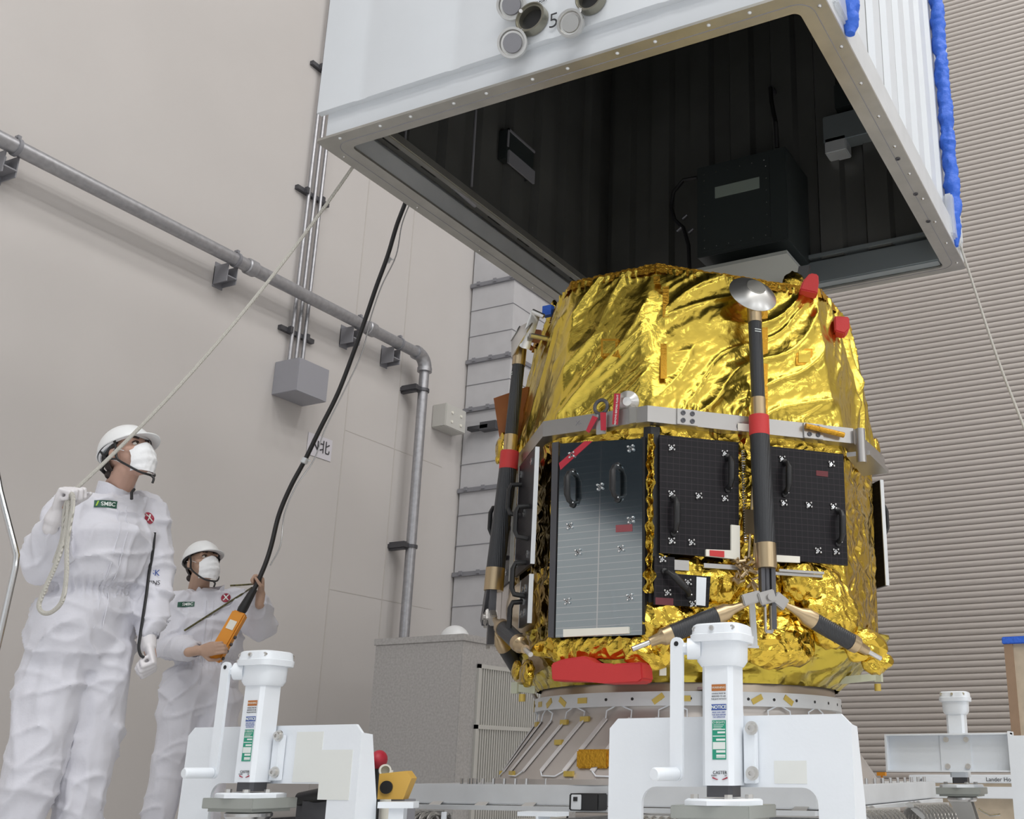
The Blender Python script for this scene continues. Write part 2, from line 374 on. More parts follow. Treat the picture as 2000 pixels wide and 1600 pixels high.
# wall pipe
def wallpipe():
    t = thing('water_pipe', 'thick galvanised pipe crossing the left wall and turning down at its elbow', 'pipe', (-6.8, 6.5, 0))
    z = 4.485; X = -6.82
    ye = onx(828, 740, X).y
    r = .055
    pts = [(X, 1.5, z)] + [(X, ye - .12 + .12 * math.sin(a), z - .12 + .12 * math.cos(a)) for a in [i * PI / 16 for i in range(9)]]
    b = MB(); b.tube([(X, 1.5, z), (X, ye - .14, z)], r, 20); b.build('run', 'pipe', t)
    b = MB(); b.tube(pts[1:], r + .012, 20); b.lathe((X, ye - .16, z), (0, 1, 0), [(0, r + .018), (.04, r + .018)], 20); b.lathe((X, ye, z - .16), (0, 0, 1), [(0, r + .018), (.04, r + .018)], 20); b.build('elbow', 'pipe', t)
    b = MB(); b.tube([(X, ye, z - .12), (X, ye, 1.2)], r - .006, 20); b.build('drop', 'pipe', t)
    for px, py in ((487, 545), (722, 665)):
        y = onx(px, py, X).y; b = MB(); b.lathe((X, y - .05, z), (0, 1, 0), [(0, r + .006), (0.01, r + .014), (.09, r + .014), (.1, r + .006)], 20); b.build('coupling', 'pipe', t)
    for px, py in ((28, 305), (458, 530), (700, 655), (778, 695)):
        y = onx(px, py, X).y
        b = MB(); b.bb(-7, X - .01, y - .045, y + .045, z - .16, z - .15); b.bb(-7, X - .02, y - .05, y - .042, z - .2, z - .04); b.bb(-7, X - .02, y + .042, y + .05, z - .2, z - .04); b.bb(-7, -6.992, y - .05, y + .05, z - .22, z)
        b.lathe((X, y - .012, z), (0, 1, 0), [(0, r + .01), (.024, r + .01)], 20)
        b.bb(X - .02, X + .02, y - .012, y + .012, z + r, z + r + .03)
        b.build('bracket', 'grayp', t)
    for px, py in ((812, 762), (790, 1068)):
        p = onx(px + 12, py, X); b = MB(); b.bb(-7, X, p.y - .10, p.y - .06, p.z - .04, p.z + .04); b.lathe((X, ye, p.z - .015), (0, 0, 1), [(0, r + .008), (.03, r + .008)], 20); b.bb(-7, X + .02, p.y - .12, p.y - .02, p.z - .02, p.z + .02)
        b.build('bracket', 'dsteel', t)
wallpipe()
def conduits():
    t = thing('conduit_run', 'three thin vertical steel conduits ending in a grey wall box', 'conduit', (-6.9, 6.6, 3))
    for dy in (-.075, 0, .075):
        b = MB(); b.cyl((-6.95, 6.62 + dy, 3.85), (-6.95, 6.62 + dy, 12.9), .017, n=12); b.build('conduit', 'pipe', t)
    for z in (ony(0, 0, 1).z * 0 + onx(608, 378, -6.95).z, onx(574, 648, -6.95).z, onx(626, 130, -6.95).z):
        b = MB(); b.bb(-7, -6.96, 6.42, 6.82, z - .02, z + .02); b.bb(-6.96, -6.925, 6.5, 6.53, z - .03, z + .03); b.bb(-6.96, -6.925, 6.7, 6.73, z - .03, z + .03); b.build('strut', 'dsteel', t)
    b = MB(); p = onx(572, 755, -6.9); b.bb(-7, -6.72, 6.44, 6.80, 3.56, 3.86, bev=.004); b.build('junction_box', mat('box_grey', (.30, .30, .33), .5), t)
conduits()
def wallbox():
    p = onx(882, 822, -6.9)
    t = thing('alarm_box', 'small cream box on the left wall beside the grey duct', 'box', (-7, p.y, p.z))
    b = MB(); b.bb(-7, -6.82, p.y - .2, p.y + .14, p.z - .12, p.z + .13, bev=.008); b.build('housing', 'grille', t)
    b = MB()
    for dy in (-.1, 0.05):
        for dz in (-.05, .05): b.cyl((-6.82, p.y + dy, p.z + dz), (-6.81, p.y + dy, p.z + dz), .014)
    b.build('cap', 'foam', t)
    b = MB(); b.bb(-6.86, -6.6, 9.0, 9.08, p.z - .05, p.z - .01); b.bb(-6.7, -6.5, 9.0, 9.09, p.z - .07, p.z + .02); b.build('cable_clamp', 'dsteel', t)
wallbox()
def northsign():
    p = onx(622, 872, -6.99)
    t = thing('north_sign', 'small white paper sign reading N with a kanji on the left wall', 'sign', (-7, p.y, p.z))
    b = MB(); b.bb(-6.996, -6.994, p.y - .13, p.y + .17, p.z - .10, p.z + .10); b.build('paper', mat('sign_paper', (.60, .58, .62), .6), t)
    text('N', .13, p + V((0, -.04, 0)), (0, 1, 0), (0, 0, 1), M['ink'], t, 'lettering')
    text('北', .13, p + V((0, .08, 0)), (0, 1, 0), (0, 0, 1), M['ink'], t, 'lettering')
northsign()
# grey cabinet with grille and the dome lamp
def cabinet():
    c = atd(905, 1238, 8.2); x1, y0, zt = c.x, c.y, c.z
    x0 = ony(735, 1247, y0).x
    t = thing('air_cabinet', 'speckled grey galvanised cabinet with a cream side grille against the left wall', 'cabinet', ((x0 + x1) / 2, y0 + .6, 0))
    b = MB(); b.bb(x0, x1, y0, y0 + 1.7, 0, zt - .05, bev=.004); b.build('body', 'galv', t)
    b = MB(); b.bb(x0 - .01, x1 + .012, y0 - .012, y0 + 1.71, zt - .05, zt, bev=.003); b.build('lid', 'galv', t)
    ya = onx(932, 1300, x1).y; yb = y0 + 1.55; z1 = onx(932, 1297, x1).z
    f = MB(); 
    for (a, bb2, c0, c1) in ((ya, ya + .03, .1, z1), (yb - .03, yb, .1, z1), (ya, yb, z1 - .03, z1), (ya, yb, .1, .13), (ya, yb, .78, .81)): f.bb(x1, x1 + .02, a, bb2, c0, c1)
    fr = f.build('grille_frame', 'grille', t)
    s = MB(); k = 0; y = ya + .045
    while y < yb - .03: s.bb(x1 + .002, x1 + .014, y - .008, y + .008, .13, z1 - .03); y += .03
    s.build('slats', 'grille', fr)
    return x0, x1, y0, zt
cx0, cx1, cy0, czt = cabinet()
def dome():
    y = cy0 + .55; p = ony(889, 1230, y)
    t = thing('dome_lamp', 'white hemispherical dome lamp on top of the grey cabinet', 'lamp', (p.x, y, czt))
    b = MB(); b.lathe((p.x, y, czt), (0, 0, 1), [(0, .135), (.02, .135)], 28); b.build('rim', 'grille', t)
    b = MB(); b.ell((p.x, y, czt + .02), (.125, 0, 0), (0, .125, 0), (0, 0, .13), 28, 12, 0, PI / 2); b.build('globe', 'helmet', t)
dome()
# ================================================================== CONTAINER
CX0, CX1, CY0, CY1, CZ = -3.295, -.953, 3.105, 5.64, 3.15
def container():
    t = thing('lifting_container', 'big white open-bottomed transport container hoisted above the gold lander', 'container', ((CX0 + CX1) / 2, (CY0 + CY1) / 2, CZ))
    H = 2.9; zt = CZ + H; lo = CZ + .145; th = .05
    # bottom flange (a rounded rectangular ring)
    def rr(x0, x1, y0, y1, r, n=6):
        P = []
        for (cx, cy, a0) in ((x1 - r, y1 - r, 0), (x0 + r, y1 - r, 90), (x0 + r, y0 + r, 180), (x1 - r, y0 + r, 270)):
            for k in range(n + 1): a = math.radians(a0 + 90 * k / n); P.append((cx + r * math.cos(a), cy + r * math.sin(a)))
        return P
    O = rr(CX0, CX1, CY0, CY1, .02); I = rr(CX0 + .115, CX1 - .11, CY0 + .10, CY1 - .075, .03)
    b = MB()
    for z0, z1 in ((CZ, CZ + .012),):
        ro = [b.bm.verts.new((x, y, z0)) for x, y in O]; ri = [b.bm.verts.new((x, y, z0)) for x, y in I]
        to = [b.bm.verts.new((x, y, z1)) for x, y in O]; ti = [b.bm.verts.new((x, y, z1)) for x, y in I]
        n = len(O)
        for i in range(n):
            j = (i + 1) % n
            b.bm.faces.new((ro[i], ri[i], ri[j], ro[j])); b.bm.faces.new((to[i], to[j], ti[j], ti[i]))
            b.bm.faces.new((ro[i], ro[j], to[j], to[i])); b.bm.faces.new((ri[i], ti[i], ti[j], ri[j]))
    b.build('bottom_flange', 'brush', t)
    # web band above flange
    e = .035; e1 = .008
    b = MB(); b.bb(CX0 + e, CX1 - e, CY0 + e - .01, CY0 + e + .03, CZ + .012, lo + .01); b.build('front_web', 'cwhite', t)
    b = MB(); b.bb(CX1 - e1 - .03, CX1 - e1, CY0 + e, CY1 - e1, CZ + .012, lo + .03); b.bb(CX0 + e, CX0 + e + .03, CY0 + e, CY1 - e, CZ + .012, lo + .01); b.bb(CX0 + e, CX1 - e, CY1 - e - .03, CY1 - e, CZ + .012, lo + .01); b.build('side_web', 'aluw', t)
    # inner rails
    b = MB(); b.bb(CX0 + .12, CX1 - .115, CY1 - .15, CY1 - .075, CZ + .012, lo + .01, bev=.008); b.bb(CX0 + .12, CX1 - .115, CY1 - .16, CY1 - .06, lo + .03, lo + .05); b.build('rear_inner_beam', 'beam', t)
    b = MB(); b.bb(CX0 + .15, CX0 + .19, CY0 + .1, CY1 - .1, lo - .02, lo + .03, bev=.006); b.build('left_inner_rail', 'brush', t)
    b = MB(); b.bb(CX1 - .16, CX1 - .13, CY0 + .1, CY1 - .1, lo - .02, lo + .03, bev=.006); b.build('right_inner_rail', 'brush', t)
    # front skin: flat with shallow ribs, thick
    def ribbed(P0, U, N, W, z0, z1, per, dep, flat, name, m, nrib, slope=.02):
        b = MB(); pr = [(0, 0)]
        for k in range(nrib):
            x = per * (k + .5)
            if x + flat / 2 + slope > W: break
            pr += [(x - flat / 2 - slope, 0), (x - flat / 2, dep), (x + flat / 2, dep), (x + flat / 2 + slope, 0)]
        pr.append((W, 0))
        a = [b.bm.verts.new(P0 + U * x + N * d + V((0, 0, z0))) for x, d in pr]; c = [b.bm.verts.new(P0 + U * x + N * d + V((0, 0, z1))) for x, d in pr]
        for i in range(len(a) - 1): b.bm.faces.new((a[i], a[i + 1], c[i + 1], c[i]))
        back = [b.bm.verts.new(P0 + U * x - N * .03 + V((0, 0, z))) for x, z in ((0, z0), (W, z0), (W, z1), (0, z1))]
        b.bm.faces.new(back); b.bm.faces.new([back[0], back[1]] + a[::-1]); b.bm.faces.new([back[3], back[2]] + c[::-1])
        b.bm.faces.new((a[0], c[0], back[3], back[0])); b.bm.faces.new((a[-1], back[1], back[2], c[-1]))
        return b.build(name, m, t, smooth=20)
    ribbed(V((CX0 - .005, CY0 - .005, 0)), V((1, 0, 0)), V((0, -1, 0)), CX1 - CX0 + .01, lo, zt, .5, -.004, .04, 'front_panel', 'cwhite', 20, .02)
    ribbed(V((CX1 - .075, CY0 + .1, 0)), V((0, 1, 0)), V((1, 0, 0)), CY1 - CY0 - .2, lo, zt, .26, .03, .12, 'right_panel', 'cwhite', 20, .03)
    ribbed(V((CX0 + .0, CY0 + .1, 0)), V((0, 1, 0)), V((-1, 0, 0)), CY1 - CY0 - .2, lo, zt, .26, .02, .12, 'left_panel', 'cwhite', 20, .03)
    ribbed(V((CX0, CY1 - .03, 0)), V((1, 0, 0)), V((0, 1, 0)), CX1 - CX0, lo, zt, .26, .03, .12, 'rear_panel', 'cwhite', 20, .03)
    # corner posts and roof
    b = MB(); b.bb(CX1 - .1, CX1 - .02, CY0, CY0 + .12, lo, zt); b.bb(CX1 - .1, CX1 - .02, CY1 - .12, CY1, lo, zt); b.bb(CX0, CX0 + .06, CY1 - .12, CY1, lo, zt); b.build('corner_post', 'white', t)
    b = MB(); b.bb(CX0, CX1, CY0, CY1, zt, zt + .05); b.build('roof', 'cwhite', t)
    # black interior lining
    def lin(P0, U, N, W, name): ribbed(P0, U, N, W, lo + .02, zt - .02, .28, .045, .13, name, 'blackin', 20, .02)
    lin(V((CX0 + .08, CY1 - .10, 0)), V((1, 0, 0)), V((0, -1, 0)), CX1 - CX0 - .16, 'rear_lining')
    lin(V((CX0 + .10, CY0 + .08, 0)), V((0, 1, 0)), V((1, 0, 0)), CY1 - CY0 - .16, 'left_lining')
    lin(V((CX1 - .10, CY0 + .08, 0)), V((0, 1, 0)), V((-1, 0, 0)), CY1 - CY0 - .16, 'right_lining')
    lin(V((CX0 + .08, CY0 + .08, 0)), V((1, 0, 0)), V((0, 1, 0)), CX1 - CX0 - .16, 'front_lining')
    b = MB(); b.bb(CX0 + .08, CX1 - .08, CY0 + .08, CY1 - .1, zt - .06, zt - .02); b.build('ceiling_lining', 'blackin', t)
    # rivets
    for k in range(12):
        x = CX0 + .12 + k * (CX1 - CX0 - .2) / 11 + (.03 if k % 2 else 0)
        b = MB(); b.ell((x, CY0 + .025, CZ), (.008, 0, 0), (0, .008, 0), (0, 0, -.006), 10, 6); b.build('rivet', 'aluw', t)
    for k in range(10):
        y = CY0 + .1 + k * (CY1 - CY0 - .2) / 9
        b = MB(); b.ell((CX1 - .03, y, CZ), (.009, 0, 0), (0, .009, 0), (0, 0, -.007), 10, 6); b.build('rivet', 'steel', t)
        if k % 2 == 0: b = MB(); b.ell((CX0 + .03, y + .05, CZ), (.006, 0, 0), (0, .006, 0), (0, 0, -.006), 10, 6); b.build('rivet', 'steel', t)
    for (x, y) in ((CX1 - .045, 4.35), (CX1 - .05, 4.7), (CX1 - .06, 5.0)):
        b = MB(); b.lathe((x, y, CZ), (0, 0, -1), [(0, .012), (.004, .012), (.004, .007), (.001, .007)], 14); b.build('threaded_hole', 'dsteel', t)
    # gasket line on the flange
    b = MB(); ins = .055; P = rr(CX0 + ins, CX1 - ins, CY0 + ins, CY1 - ins, .07); b.tube([(x, y, CZ - .0) for x, y in P], .002, 6, closed=True); b.build('gasket_groove', 'grayp', t)
    # blue padded strips at the right side corners
    def pad(y, x, z0, z1, r):
        b = MB(); n = int((z1 - z0) / .012); pts = []; rs = []
        for k in range(n + 1):
            z = z0 + (z1 - z0) * k / n; pts.append((x + .006 * fn3((0, y, z), 9), y + .01 * fn3((3, y, z), 7), z)); rs.append(r * (1 + .15 * fn3((5, y, z), 9)) * min(1, .3 + k / 12))
        b.tube(pts, rs, 22); b.bm.normal_update()
        mv = [(v_, v_.co + v_.normal * (.010 * (.5 - cellh(v_.co, 26, 3)) + .008 * fn3(v_.co, 34) + .012 * fn3(v_.co, 12, 2))) for v_ in b.bm.verts]
        for v_, c_ in mv: v_.co = c_
        b.build('blue_padding', 'blue', t)
    pad(3.45, CX1 + .01, 3.19, zt - .02, .042); pad(5.40, CX1 + .0, 3.18, zt - .02, .036)
    for (y, z) in ((3.44, 3.25), (5.45, 3.24)):
        b = MB(); b.bb(CX1 - .035, CX1 + .012, y - .14, y + .05, z - .03, z + .22, bev=.01); b.build('clear_wrap', 'clear', t)
    # port holes with hinged lids and the figure 5
    def port(px, py, lids, r=.062):
        p = ony(px, py, CY0 - .01); y = p.y
        b = MB(); b.lathe(p, (0, -1, 0), [(-.03, r * .86), (.028, r * .86), (.028, r), (.034, r * 1.02), (.034, r * 1.1), (.012, r * 1.12), (0, r * 1.12)], 32, cap=False); q = b.build('port_rim', mat('port_brass', (.30, .29, .24), .35, metal=.9), t)
        b = MB(); b.lathe(p + V((0, -.003, 0)), (0, 1, 0), [(0, r * .88), (.002, r * .88)], 32); b.build('port_bore', 'black', q)
        for (lx, ly, dark) in lids:
            c = ony(lx, ly, CY0 - .035); nrm = V((.25, -1, -.35)).normalized() if dark else V((.1, -1, -.25)).normalized()
            b = MB(); b.lathe(c, nrm, [(0, r), (.012, r * 1.03), (.02, r * 1.02), (.02, r * .86), (.012, r * .8), (.010, r * .5), (.006, .001)], 32); l = b.build('port_lid', 'alu', t)
            b = MB(); b.lathe(c + nrm * .0125, nrm, [(0, r * .66), (.004, r * .64)], 32); b.build('lid_plug', 'grayp' if dark else 'alu', l)
            dc = (p - c).normalized(); b = MB(); b.tube([c + dc * (r * .95) + V((0, -.012, 0)), p - dc * (r * 1.0) + V((0, -.022, 0))], .008, 8); b.build('hinge_arm', 'steel', l)
    port(1043, 42, [(1001, 12, True), (1003, 86, True)]); port(1158, 3, [(1117, 48, False)], .056)
    text('5', .10, ony(1081, 41, CY0 - .012), (1, 0, 0), (0, 0, 1), M['ink'], t, 'number_five', bold=-.001)
    text('DESICCANT PORT', .016, ony(1042, 8, CY0 - .012), (1, 0, 0), (0, 0, 1), M['ink'], t, 'port_caption')
    # climate box inside on the rear lining
    Y = 5.14
    a = [ony(1361, 327, Y), ony(1534, 287, Y), ony(1532, 469, Y), ony(1377, 501, Y)]
    bx0, bx1 = a[0].x, a[1].x; z1 = (a[0].z + a[1].z) / 2; z0 = (a[2].z + a[3].z) / 2
    b = MB(); b.bb(bx0, bx1, Y, CY1 - .12, z0, z1, bev=.004); box_ = b.build('climate_box', 'boxblack', t)
    b = MB(); b.bb(bx0 + .03, bx1 - .1, Y - .006, Y, z0 + .03, z1 - .04, bev=.002); b.build('cover_plate', 'boxblack', box_)
    wz = (z0 + z1) / 2 + .10
    b = MB(); b.bb(bx0 + .12, bx1 - .16, Y - .012, Y - .006, wz - .04, wz + .03); b.build('pale_window', mat('window_pale', (.22, .26, .23), .4), box_)
    b = MB()
    for i in range(6):
        for z in (z0 + .05, z1 - .06): b.ell((bx0 + .05 + i * (bx1 - bx0 - .18) / 5, Y - .008, z), (.004, 0, 0), (0, 0, .004), (0, .003, 0), 8, 4)
        for x in (bx0 + .05, bx1 - .12): b.ell((x, Y - .008, z0 + .1 + i * (z1 - z0 - .2) / 5), (.004, 0, 0), (0, 0, .004), (0, .003, 0), 8, 4)
    b.build('screws', 'steel', box_)
    b = MB(); b.prism([(bx0 + .0, Y - .03, z0 - .10), (bx1 + .0, Y - .03, z0 - .10), (bx1 + .0, CY1 - .15, z0 - .10), (bx0, CY1 - .15, z0 - .10)], (0, 0, .02)); b.build('tray', 'shelf', box_)
    for x in (bx0 + .05, bx1 - .1): b = MB(); b.bb(x, x + .05, CY1 - .2, CY1 - .15, z0 - .35, z0 - .1); b.build('tray_foot', 'shelf', box_)
    b = MB(); q = [ony(1505, 172, CY1 - .2), ony(1507, 200, CY1 - .25), ony(1515, 240, Y + .15), ony(1518, 288, Y + .2)]; b.tube(q, .013, 10); b.build('upper_cable', 'black', t)
    b = MB(); q = [ony(px, py, Y + .1) for px, py in ((1362, 347), (1335, 352), (1315, 375), (1311, 405), (1318, 430), (1335, 445), (1345, 480), (1347, 540))]; b.tube(q, .012, 10); b.build('loop_cable', 'black', t)
    for (px, py) in ((1333, 428), (1345, 455), (1322, 452)): c = ony(px, py, Y + .1); b = MB(); b.cyl(c, c + V((.03, 0, .02)), .012, n=10); b.build('cable_gland', 'dsteel', t)
    c = ony(1505, 172, CY1 - .2); b = MB(); b.cyl(c, c + V((0, .06, 0)), .02, n=12); b.build('cable_gland', 'dsteel', t)
    # right interior corner rack box, left louvre box
    p0 = ony(1608, 232, CY1 - .22); p1 = ony(1690, 265, CY1 - .22)
    b = MB(); b.bb(p0.x, p0.x + .5, CY1 - .24, CY1 - .13, p1.z, p0.z, bev=.006); b.build('cross_beam', 'beam', t)
    p0 = ony(1612, 275, CY1 - .22); b = MB(); b.bb(p0.x, p0.x + .13, CY1 - .24, CY1 - .13, p0.z - .1, p0.z, bev=.006); b.build('beam_bracket', 'aluw', t)
    p0 = ony(1630, 170, CY1 - .2); b = MB(); b.bb(p0.x, p0.x + .16, CY1 - .22, CY1 - .13, p0.z - .16, p0.z, bev=.004); b.build('switch_box', 'boxblack', t)
    X = CX0 + .16; p0 = onx(992, 250, X); p1 = onx(1042, 330, X)
    b = MB(); b.bb(CX0 + .1, X, p0.y, p1.y, p1.z - .07, p0.z, bev=.004); lb = b.build('louvre_box', 'boxblack', t)
    b = MB(); b.bb(X, X + .012, p0.y + .01, p1.y, p1.z - .1, p1.z - .02); b.bb(X, X + .006, p0.y, p0.y + .012, p1.z, p0.z); b.bb(X, X + .006, p0.y, p1.y, p0.z - .012, p0.z); b.build('louvre_lip', 'grayp', lb)
    for (q0, q1, nm) in (((795, 288), (928, 402), 'inner_strip'), ((930, 215), (921, 365), 'hanging_rod'), ((793, 250), (790, 290), 'hanging_rod')):
        b = MB(); b.cyl(onx(*q0, X + .0), onx(*q1, X + .0), .011 if nm == 'inner_strip' else .006, n=10); b.build(nm, 'grayp', t)
container()
# ================================================================== LANDER
LC = V((-2.173, 4.597, 0)); S = math.sqrt(.5)
FN = [V((-S, -S, 0)), V((0, -1, 0)), V((S, -S, 0)), V((1, 0, 0)), V((S, S, 0)), V((0, 1, 0)), V((-S, S, 0)), V((-1, 0, 0))]
def octo(a, r, z):
    cs = [(-a, -r), (a, -r), (r, -a), (r, a), (a, r), (-a, r), (-r, a), (-r, -a)]
    return [LC + V((x, y, z)) for x, y in cs]
lander = thing('lunar_lander', 'gold-foil moon lander with dark solar panels and folded carbon legs on its ring stand', 'spacecraft', (LC.x, LC.y, .78))
def facefoil(a0, r0, z0, a1, r1, z1, nu, nv, disp, pin=True):
    b = MB(); A = octo(a0, r0, z0); B = octo(a1, r1, z1)
    for k in range(8):
        p0, p1, q0, q1 = A[k], A[(k + 1) % 8], B[k], B[(k + 1) % 8]
        n = ((p1 - p0).cross(q0 - p0)).normalized()
        wdt = (p1 - p0).length; h = (q0 - p0).length; m = nu if wdt > .6 else int(nu * .6)
        def fn(u, v, p0=p0, p1=p1, q0=q0, q1=q1, n=n, wdt=wdt, h=h, k=k):
            p = (p0 * (1 - u) + p1 * u) * (1 - v) + (q0 * (1 - u) + q1 * u) * v
            e = min(1, min(u, 1 - u) * wdt / .05) if pin else 1
            return p + n * (disp(u * wdt, v * h, k, wdt, h) * e)
        b.grid(fn, m, nv)
    bmesh.ops.remove_doubles(b.bm, verts=b.bm.verts, dist=.0005)
    return b
def dispU(x, y, k, w_, h):
    # long diagonal tension folds fanning from the upper corners, finer pleats at the hems
    ang = {1: .75, 2: 1.05, 0: .9, 3: 1.25}.get(k, .8)
    if k == 2: ang = 1.0 + .55 * (x / w_ - .1)
    ca, sa = math.cos(ang), math.sin(ang)
    u = x * ca + y * sa; v = -x * sa + y * ca
    d = 0
    wx = fn3((x, y, k), 2.2, 8) * .12
    d += .020 * max(0, ridge((u * .7, (v + wx) * 4.2, k), 1, 1)) ** 3
    d += .008 * max(0, ridge((u * 1.6, (v + wx) * 9, k), 1, 5)) ** 4
    d += .016 * fn3((x, y, k), 2.6, 2)
    d += .0035 * (1 - cellh((u * .8, v * 1.6, k), 7, k)) + .0022 * fn3((u, v * 2, k), 22, 4)
    hem = max(0, 1 - (h - y) / .07) + max(0, 1 - y / .06)
    d += hem * .008 * math.sin(x * 150 + 2 * fn3((x, y, 0), 20)) * (.6 + fn3((x, 0, k), 9))
    if k == 2: g = math.exp(-((x / w_ - .60) / .09) ** 2); d += g * .02 * math.sin(x * 85)
    bul = math.sin(PI * min(1, max(0, y / h))); d += .012 * bul
    return d
facefoil(.245, .862, 1.895, .212, .770, 2.575, 110, 90, dispU).build('upper_blanket', 'gold', lander, smooth=80)
# top deck and hem tape
b = MB(); b.prism(octo(.205, .76, 2.55), (0, 0, .02)); b.build('top_deck', 'goldc', lander)
T = octo(.216, .778, 2.545)
b = MB()
for k in range(8):
    p0, p1 = T[k], T[(k + 1) % 8]; n = FN[(k + 1) % 8]
    def fn(u, v, p0=p0, p1=p1, n=n): 
        p = p0.lerp(p1, u); L = (p1 - p0).length * u
        return p + V((0, 0, v * .05 + .006 * fn3((p.x, p.y, v), 30))) + n * (.008 + .004 * math.sin(L * 220) - .012 * v)
    b.grid(fn, 60, 4)
b.build('hem_tape', 'goldt', lander, smooth=70)
def onface(k, px, py, off=0.0, a=.24, r=.875):
    n = FN[k]; d = r if k in (1, 3, 5, 7) else (a + r) * S
    return onpl(px, py, LC + n * (d + off), n)
def quad(k, pts, off, th, name, m, par=lander, uv=False, bev=0):
    n = FN[k]; P = [onface(k, *p, off) for p in pts]; b = MB(); b.prism(P, n * th)
    tx = n.cross(V((0, 0, 1))).normalized(); o = P[0]
    return b.build(name, m, par, uvf=(lambda c: ((c - o).dot(tx) + 5, c.z)) if uv else None)
# vertical seam tape and patches on the upper blanket
def utape(k, px, y0, y1, w_=7, off=-.05):
    def q(x, y): 
        z = None
        A = octo(.245, .862, 1.895); B = octo(.212, .770, 2.575); i = (k - 1) % 8
        p0, p1, q0 = A[i], A[(i + 1) % 8], B[i]; n = ((p1 - p0).cross(q0 - p0)).normalized()
        return onpl(x, y, p0 + n * .022, n), n
    b = MB()
    a, n = q(px - w_ / 2, y0); c, _ = q(px + w_ / 2, y0); d, _ = q(px + w_ / 2, y1); e, _ = q(px - w_ / 2, y1)
    b.prism([a, c, d, e], n * .003); return b, q
for k, px, y0, y1 in ((2, 1300, 560, 620), (2, 1296, 672, 740), (2, 1493, 600, 825), (1, 1283, 540, 555)):
    b, _ = utape(k, px, y0, y1, 12); b.build('seam_tape', 'goldt', lander)
for k, px, py, s_ in ((1, 1194, 682, 17), (2, 1568, 700, 16)):
    A = octo(.245, .862, 1.895); B = octo(.212, .770, 2.575); i = (k - 1) % 8
    p0, p1, q0 = A[i], A[(i + 1) % 8], B[i]; n = ((p1 - p0).cross(q0 - p0)).normalized()
    P = [onpl(px + dx, py + dy, p0 + n * .02, n) for dx, dy in ((-s_, -s_), (s_, -s_), (s_, s_), (-s_, s_))]
    b = MB(); b.prism(P, n * .016); f = b.build('patch_frame', 'goldt', lander)
    P = [onpl(px + dx * .72, py + dy * .72, p0 + n * .02, n) for dx, dy in ((-s_, -s_), (s_, -s_), (s_, s_), (-s_, s_))]
    b = MB(); b.prism(P, n * .018); b.build('patch', 'gold', f)
# structural ring
def ring():
    O = octo(.248, .905, 1.83); I = octo(.23, .84, 1.83)
    b = MB(); h = .068
    for k in range(8):
        j = (k + 1) % 8
        o0, o1, i0, i1 = O[k], O[j], I[j], I[k]
        b.prism([o0, o1, i0, i1], (0, 0, h))
    bmesh.ops.remove_doubles(b.bm, verts=b.bm.verts, dist=.0005)
    r_ = b.build('structural_ring', 'ringalu', lander)
    # joint plates with four bolts
    for (k, px, py) in ((2, 1342, 824), (2, 1588, 853), (1, 1237, 825)):
        p = onface(k, px, py, .0, .248, .905); n = FN[k]; tx = V((0, 0, 1)).cross(n)
        if k == 2:
            b = MB(); b.box(V((p.x, p.y, 1.864)) + n * .004, (.09, .008, .066), tx, n, cZ); b.build('joint_plate', 'ringalu', r_)
            for dx in (-.02, .02):
                for dz in (-.016, .016): b = MB(); b.lathe(V((p.x, p.y, 1.864 + dz)) + n * .008 + tx * dx, n, [(0, .010), (.004, .010), (.004, .005), (.002, .005)], 14); b.build('bolt', 'dsteel', r_)
        else: b = MB(); b.box(V((p.x, p.y, 1.864)) + n * .004, (.03, .008, .068), tx, n, cZ); b.build('joint_plate', 'brush', r_)
    p = onface(2, 1457, 846, .0, .248, .905); n = FN[2]; tx = V((0, 0, 1)).cross(n)
    b = MB(); b.box(V((p.x, p.y, 1.848)) + n * .002, (.075, .004, .032), tx, n, cZ); q = b.build('ring_label', 'foam', r_)
    text('⊗HA', .026, V((p.x - .008, p.y, 1.848)) + n * .0055, tx, cZ, M['ink'], q, 'lettering', bold=.0006)
    p = onface(1, 1130, 832, .0, .248, .905); text('X-', .03, V((p.x, p.y - .001, 1.866)), (1, 0, 0), (0, 0, 1), M['grayp'], r_, 'lettering', bold=-.0006)
ring()
# lower inner body and crumpled skirts
def dispM(x, y, k, w_, h): return -.01 + .022 * (1 - cellh((x, y, k), 9, k)) + .02 * fn3((x, y, k), 6) - .012 + .012 * max(0, ridge((x * 2, y * 5, k), 3, 3))
facefoil(.23, .835, .99, .235, .845, 1.835, 70, 70, dispM).build('middle_blanket', 'goldc', lander, smooth=70)
def skirt():
    b = MB(); n = 260; mrow = 40
    rows = []
    for j in range(mrow + 1):
        v = j / mrow; row = []
        for i in range(n):
            a = 2 * PI * i / n
            def od(r, aa=.2):
                c, s_ = abs(math.cos(a)), abs(math.sin(a)); rr_ = 1e9
                rr_ = min(rr_, r / max(c, 1e-6), r / max(s_, 1e-6), (aa + r) / (c + s_)); return rr_
            ro = od(.865); z = 1.06 - .235 * v
            R = ro * (1 - v ** 1.6) + .685 * v ** 1.6
            q_ = (math.cos(a), math.sin(a), z * 1.3); d = .030 * (1 - cellh(q_, 7)) + .020 * fn3(q_, 9) + .018 * max(0, ridge((q_[0] * 1.4, q_[1] * 1.4, z * 3.4), 5, 4)) ** 2 + .008 * max(0, ridge(q_, 14, 5)) ** 2
            d *= (1 - .55 * v)
            row.append(b.bm.verts.new(LC + V((math.cos(a) * (R + d - .02), math.sin(a) * (R + d - .02), z))))
        rows.append(row)
    for r0, r1 in zip(rows, rows[1:]):
        for i in range(n): b.bm.faces.new((r0[i], r0[(i + 1) % n], r1[(i + 1) % n], r1[i]))
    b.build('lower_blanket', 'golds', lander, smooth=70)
skirt()
